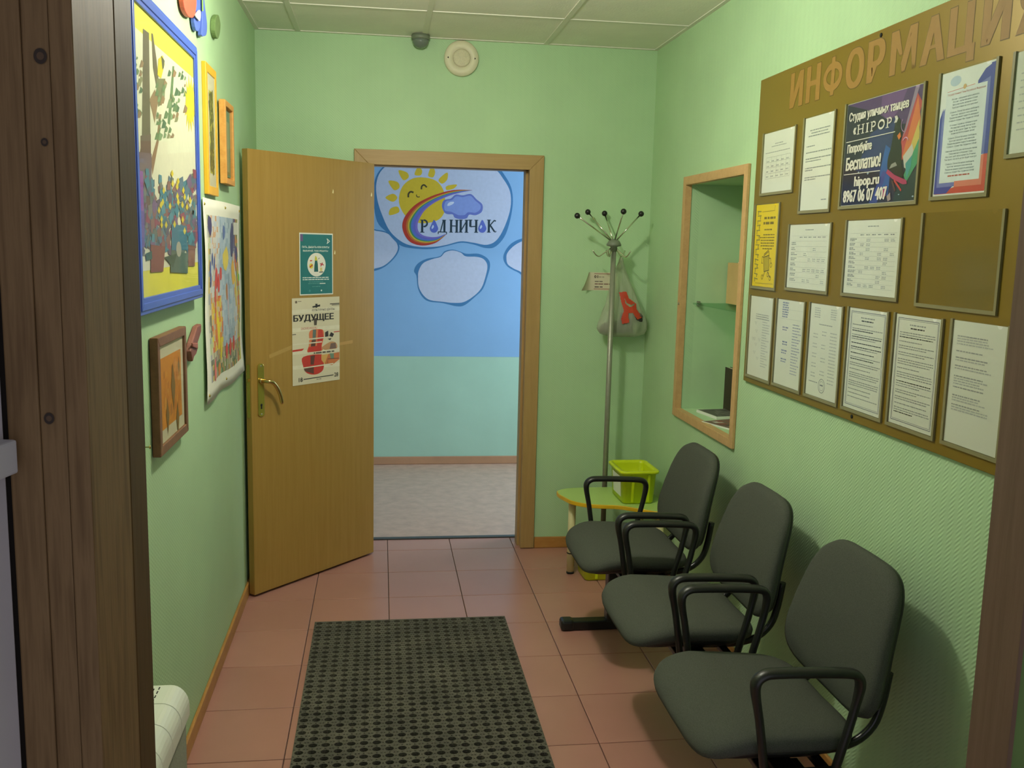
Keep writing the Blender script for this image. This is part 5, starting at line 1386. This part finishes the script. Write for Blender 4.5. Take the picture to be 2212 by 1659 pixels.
lines = ['Россия - священная наша держава,', 'Россия - любимая наша страна.', 'Могучая воля, великая слава -', 'Твоё достоянье на все времена!', '', 'Славься, Отечество наше свободное,', 'Братских народов союз вековой,', 'Предками данная мудрость народная!', 'Славься, страна! Мы гордимся тобой!', '', 'От южных морей до полярного края', 'Раскинулись наши леса и поля.', 'Одна ты на свете! Одна ты такая -', 'Хранимая Богом родная земля!', '', 'Славься, Отечество наше свободное,', 'Братских народов союз вековой,', 'Предками данная мудрость народная!', 'Славься, страна! Мы гордимся тобой!', '', 'Широкий простор для мечты и для жизни', 'Грядущие нам открывают года.', 'Нам силу даёт наша верность Отчизне.', 'Так было, так есть и так будет всегда!', '', 'Славься, Отечество наше свободное,', 'Братских народов союз вековой,', 'Предками данная мудрость народная!', 'Славься, страна! Мы гордимся тобой!']
f.text('Государственный Гимн Российской Федерации', .032, .241, .182, .2475, TR, 5)
y = .229
for L_ in lines:
    if L_:
        wd = .0034*len(L_); f.text(L_, .106-wd/2, y, .106+wd/2, y+.0052, TX, 5, .004)
        y -= .0068
    else: y -= .0038
f.dashes(.05, .16, .046, .0034, TR, rn, 5, .8, 'c'); f.build('print', r)
# right edge sheet
r, f, w_, h_ = notice('r1e', 2.896, 1.851, 3.005, 2.073, 'white sheet cut off by the door lining, upper right of the board')
for i in range(9): f.dashes(.02, .1, .17-i*.015, .003, LG, rn, 1, .9)
f.build('print', r)
# row 2
m_yp = mat('yellow_paper', rgb(236, 206, 22), 0.7, vary=0.02)
r, f, w_, h_ = notice('yel', 1.466, 1.495, 1.675, 1.796, 'bright yellow leaflet with a line drawing at the left edge', mat_=m_yp, grp=None); g = rgb(140, 120, 20); BK2 = rgb(50, 44, 20)
for i in range(15):
    y = .275-i*.0175; x = .012+rn.uniform(0, .008); g2 = rgb(150, 142, 70)
    f.line((x, y), (x+.035, y+rn.uniform(-.004, .004)), .004, g2, 1); f.line((x+.006+.02*(i % 2), y), (x+.006+.02*(i % 2), y-.013), .006, g2, 1)
for y, a, b, h in ((.245, .08, .18, .008), (.226, .075, .18, .009), (.205, .085, .155, .005), (.187, .08, .18, .004), (.177, .05, .18, .004), (.167, .06, .18, .004), (.157, .06, .18, .004), (.147, .06, .18, .004), (.137, .08, .17, .004)): f.dashes(a, b, y, h, g, rn, 1, 1)
f.line((.06, .272), (.17, .274), .0015, g, 1); f.line((.17, .274), (.172, .294), .0015, g, 1)
f.poly([(.095, .108), (.145, .116), (.15, .062), (.105, .056)], rgb(196, 172, 20), 1)
for q in (((.095, .108), (.145, .116)), ((.145, .116), (.15, .062)), ((.15, .062), (.105, .056)), ((.105, .056), (.095, .108)), ((.095, .112), (.14, .13)), ((.097, .118), (.14, .136)), ((.14, .13), (.146, .117)), ((.095, .108), (.082, .11)), ((.082, .11), (.08, .086)), ((.08, .086), (.09, .086)), ((.148, .105), (.16, .105)), ((.16, .105), (.166, .085)), ((.115, .056), (.1, .038)), ((.14, .058), (.15, .045)), ((.15, .045), (.165, .035))): f.line(q[0], q[1], .0022, BK2, 2)
for (x, y) in ((.092, .036), (.166, .081), (.142, .046), (.162, .034)): f.pline([(x+.008*cos(t), y+.008*sin(t)) for t in [2*pi*i/10 for i in range(10)]], .002, BK2, 2, True)
f.line((.03, .012), (.19, .014), .0015, g, 1); f.build('print', r)
def timetable(f, w_, h_, rows, cols, x0=.02, y0=.02, first=.06, seed=1, dens=.45, top=.04):
    q = random.Random(seed)
    f.dashes(w_*.4, w_*.6, h_-.022, .003, GY, q, 1, 1)
    hh = (h_-top-y0)/rows
    for i in range(rows+1): f.line((x0, y0+i*hh), (w_-x0, y0+i*hh), .0006, LG, 1)
    for c in range(cols): f.dashes(x0+first+c*(w_-2*x0-first)/cols, x0+first+(c+.8)*(w_-2*x0-first)/cols, y0+rows*hh-.006, .003, GY, q, 1, .8)
    for i in range(rows-1):
        f.dashes(x0, x0+first*.85, y0+i*hh+hh*.3, .003, GY, q, 1, q.uniform(.6, 1)); 
        if hh > .013: f.dashes(x0, x0+first*.85, y0+i*hh+hh*.62, .003, GY, q, 1, q.uniform(.4, .9))
        for c in range(cols):
            if q.random() < dens:
                for k_ in range(2): f.dashes(x0+first+(c+.1)*(w_-2*x0-first)/cols, x0+first+(c+.85)*(w_-2*x0-first)/cols, y0+i*hh+hh*(.2+.35*k_), .0028, LG, q, 1, .9)
r, f, w_, h_ = notice('r2b', 1.774, 1.503, 2.074, 1.718, 'landscape timetable sheet beside the yellow leaflet'); timetable(f, w_, h_, 9, 6, seed=3); f.build('print', r)
r, f, w_, h_ = notice('r2c', 2.181, 1.506, 2.481, 1.723, 'landscape timetable sheet next to the empty pocket'); timetable(f, w_, h_, 12, 6, seed=5, dens=.35); f.build('print', r)
o = pocket(2.586, 1.501, 2.903, 1.732); o['label'] = 'empty clear pocket without a sheet'
# row 3
r, f, w_, h_ = notice('r3a', 1.468, 1.160, 1.678, 1.461, 'first sheet from the left in the bottom row'); q = random.Random(31)
for i in range(20): f.dashes(.12, .19, .225-i*.0095, .003, LG, q, 1, q.uniform(.5, 1))
for y in (.232, .224, .216): f.dashes(.05, .18, y, .003, GY, q, 1, .9, 'c')
for (x, y) in ((.05, .2), (.06, .17), (.045, .14), (.06, .12), (.05, .09), (.08, .07), (.03, .14), (.09, .14)): f.pline([(x+t*.02, y+.006*sin(t*9)) for t in [i/8 for i in range(9)]], .0012, GY, 1)
f.build('print', r)
r, f, w_, h_ = notice('r3b', 1.715, 1.163, 1.928, 1.463, 'second sheet in the bottom row with bluish stamped print'); q = random.Random(33)
BL = rgb(150, 156, 190)
for i in range(7): f.dashes(.04, .09, .285-i*.008, .0045, BL, q, 1, 1)
for (x, y) in ((.05, .2), (.055, .15), (.05, .12), (.05, .09)): f.dashes(x, x+.045, y, .005, BL, q, 1, 1); f.dashes(x, x+.04, y-.008, .004, BL, q, 1, 1)
for i in range(18): f.dashes(.13, .2, .215-i*.0098, .003, rgb(160, 164, 192), q, 1, q.uniform(.6, 1))
f.line((.02, .264), (.2, .266), .0006, LG, 1); f.line((.02, .232), (.2, .234), .0006, LG, 1); f.build('print', r)
r, f, w_, h_ = notice('r3c', 1.974, 1.165, 2.189, 1.465, 'third sheet in the bottom row with a round stamp'); q = random.Random(35)
for i in range(5): f.dashes(.03, .075, .282-i*.007, .003, LG, q, 1, .9); f.dashes(.14, .19, .282-i*.007, .003, LG, q, 1, .8)
f.dashes(.06, .16, .232, .003, GY, q, 1, .9, 'c')
for i in range(16):
    f.dashes(.145, .195, .21-i*.0105, .003, LG, q, 1, .9)
    if i % 3: f.dashes(.03, .07, .21-i*.0105, .003, LG, q, 1, .8)
    if i % 4 < 2: f.dashes(.09, .13, .21-i*.0105, .003, LG, q, 1, .8)
f.pline([(.11+.022*cos(t), .04+.022*sin(t)) for t in [2*pi*i/20 for i in range(20)]], .0016, rgb(120, 122, 140), 1, True); f.pline([(.11+.015*cos(t), .04+.015*sin(t)) for t in [2*pi*i/16 for i in range(16)]], .001, rgb(140, 142, 158), 1, True); f.dashes(.1, .12, .04, .004, rgb(130, 132, 150), q, 1, 1)
f.dashes(.02, .08, .045, .003, GY, q, 1, 1); f.build('print', r)
def framed_text(f, w_, h_, seed, dens):
    q = random.Random(seed)
    for d, t in ((.012, .0016), (.016, .0008)):
        for a, b in (((d, d), (w_-d, d)), ((w_-d, d), (w_-d, h_-d)), ((w_-d, h_-d), (d, h_-d)), ((d, h_-d), (d, d))): f.line(a, b, t, rgb(110, 112, 140), 1)
    y = h_-.03
    f.dashes(.06, w_-.06, y, .0035, GY, q, 1, .8, 'c'); y -= .009; f.dashes(.06, w_-.06, y, .0035, rgb(80, 82, 86), q, 1, .7, 'c'); y -= .012
    while y > .03:
        n = q.choice((1, 2, 2, 3)) if dens < 1 else q.choice((1, 2, 3, 5))
        for i in range(n):
            if y < .03: break
            f.dashes(.024, w_-.022, y, .0026, GY if q.random() < .8 else rgb(70, 72, 76), q, 1, q.uniform(.55, 1) if i == n-1 else 1); y -= .0062
        y -= .0055
r, f, w_, h_ = notice('r3d', 2.232, 1.167, 2.449, 1.468, 'fourth sheet in the bottom row, text in a double border'); framed_text(f, w_, h_, 41, .8); f.build('print', r)
r, f, w_, h_ = notice('r3e', 2.492, 1.168, 2.705, 1.469, 'fifth sheet in the bottom row, denser bordered text'); framed_text(f, w_, h_, 43, 1.2); f.build('print', r)
r, f, w_, h_ = notice('r3f', 2.753, 1.170, 2.961, 1.473, 'last sheet in the bottom row by the door lining, no border'); q = random.Random(45)
for (y, n) in ((.262, 4), (.226, 1), (.210, 2), (.19, 2), (.165, 4), (.138, 1), (.118, 3), (.095, 3)):
    for i in range(n): f.dashes(.02, .185, y-i*.0062, .003, GY if i == 0 else LG, q, 1, q.uniform(.6, 1))
f.build('print', r)
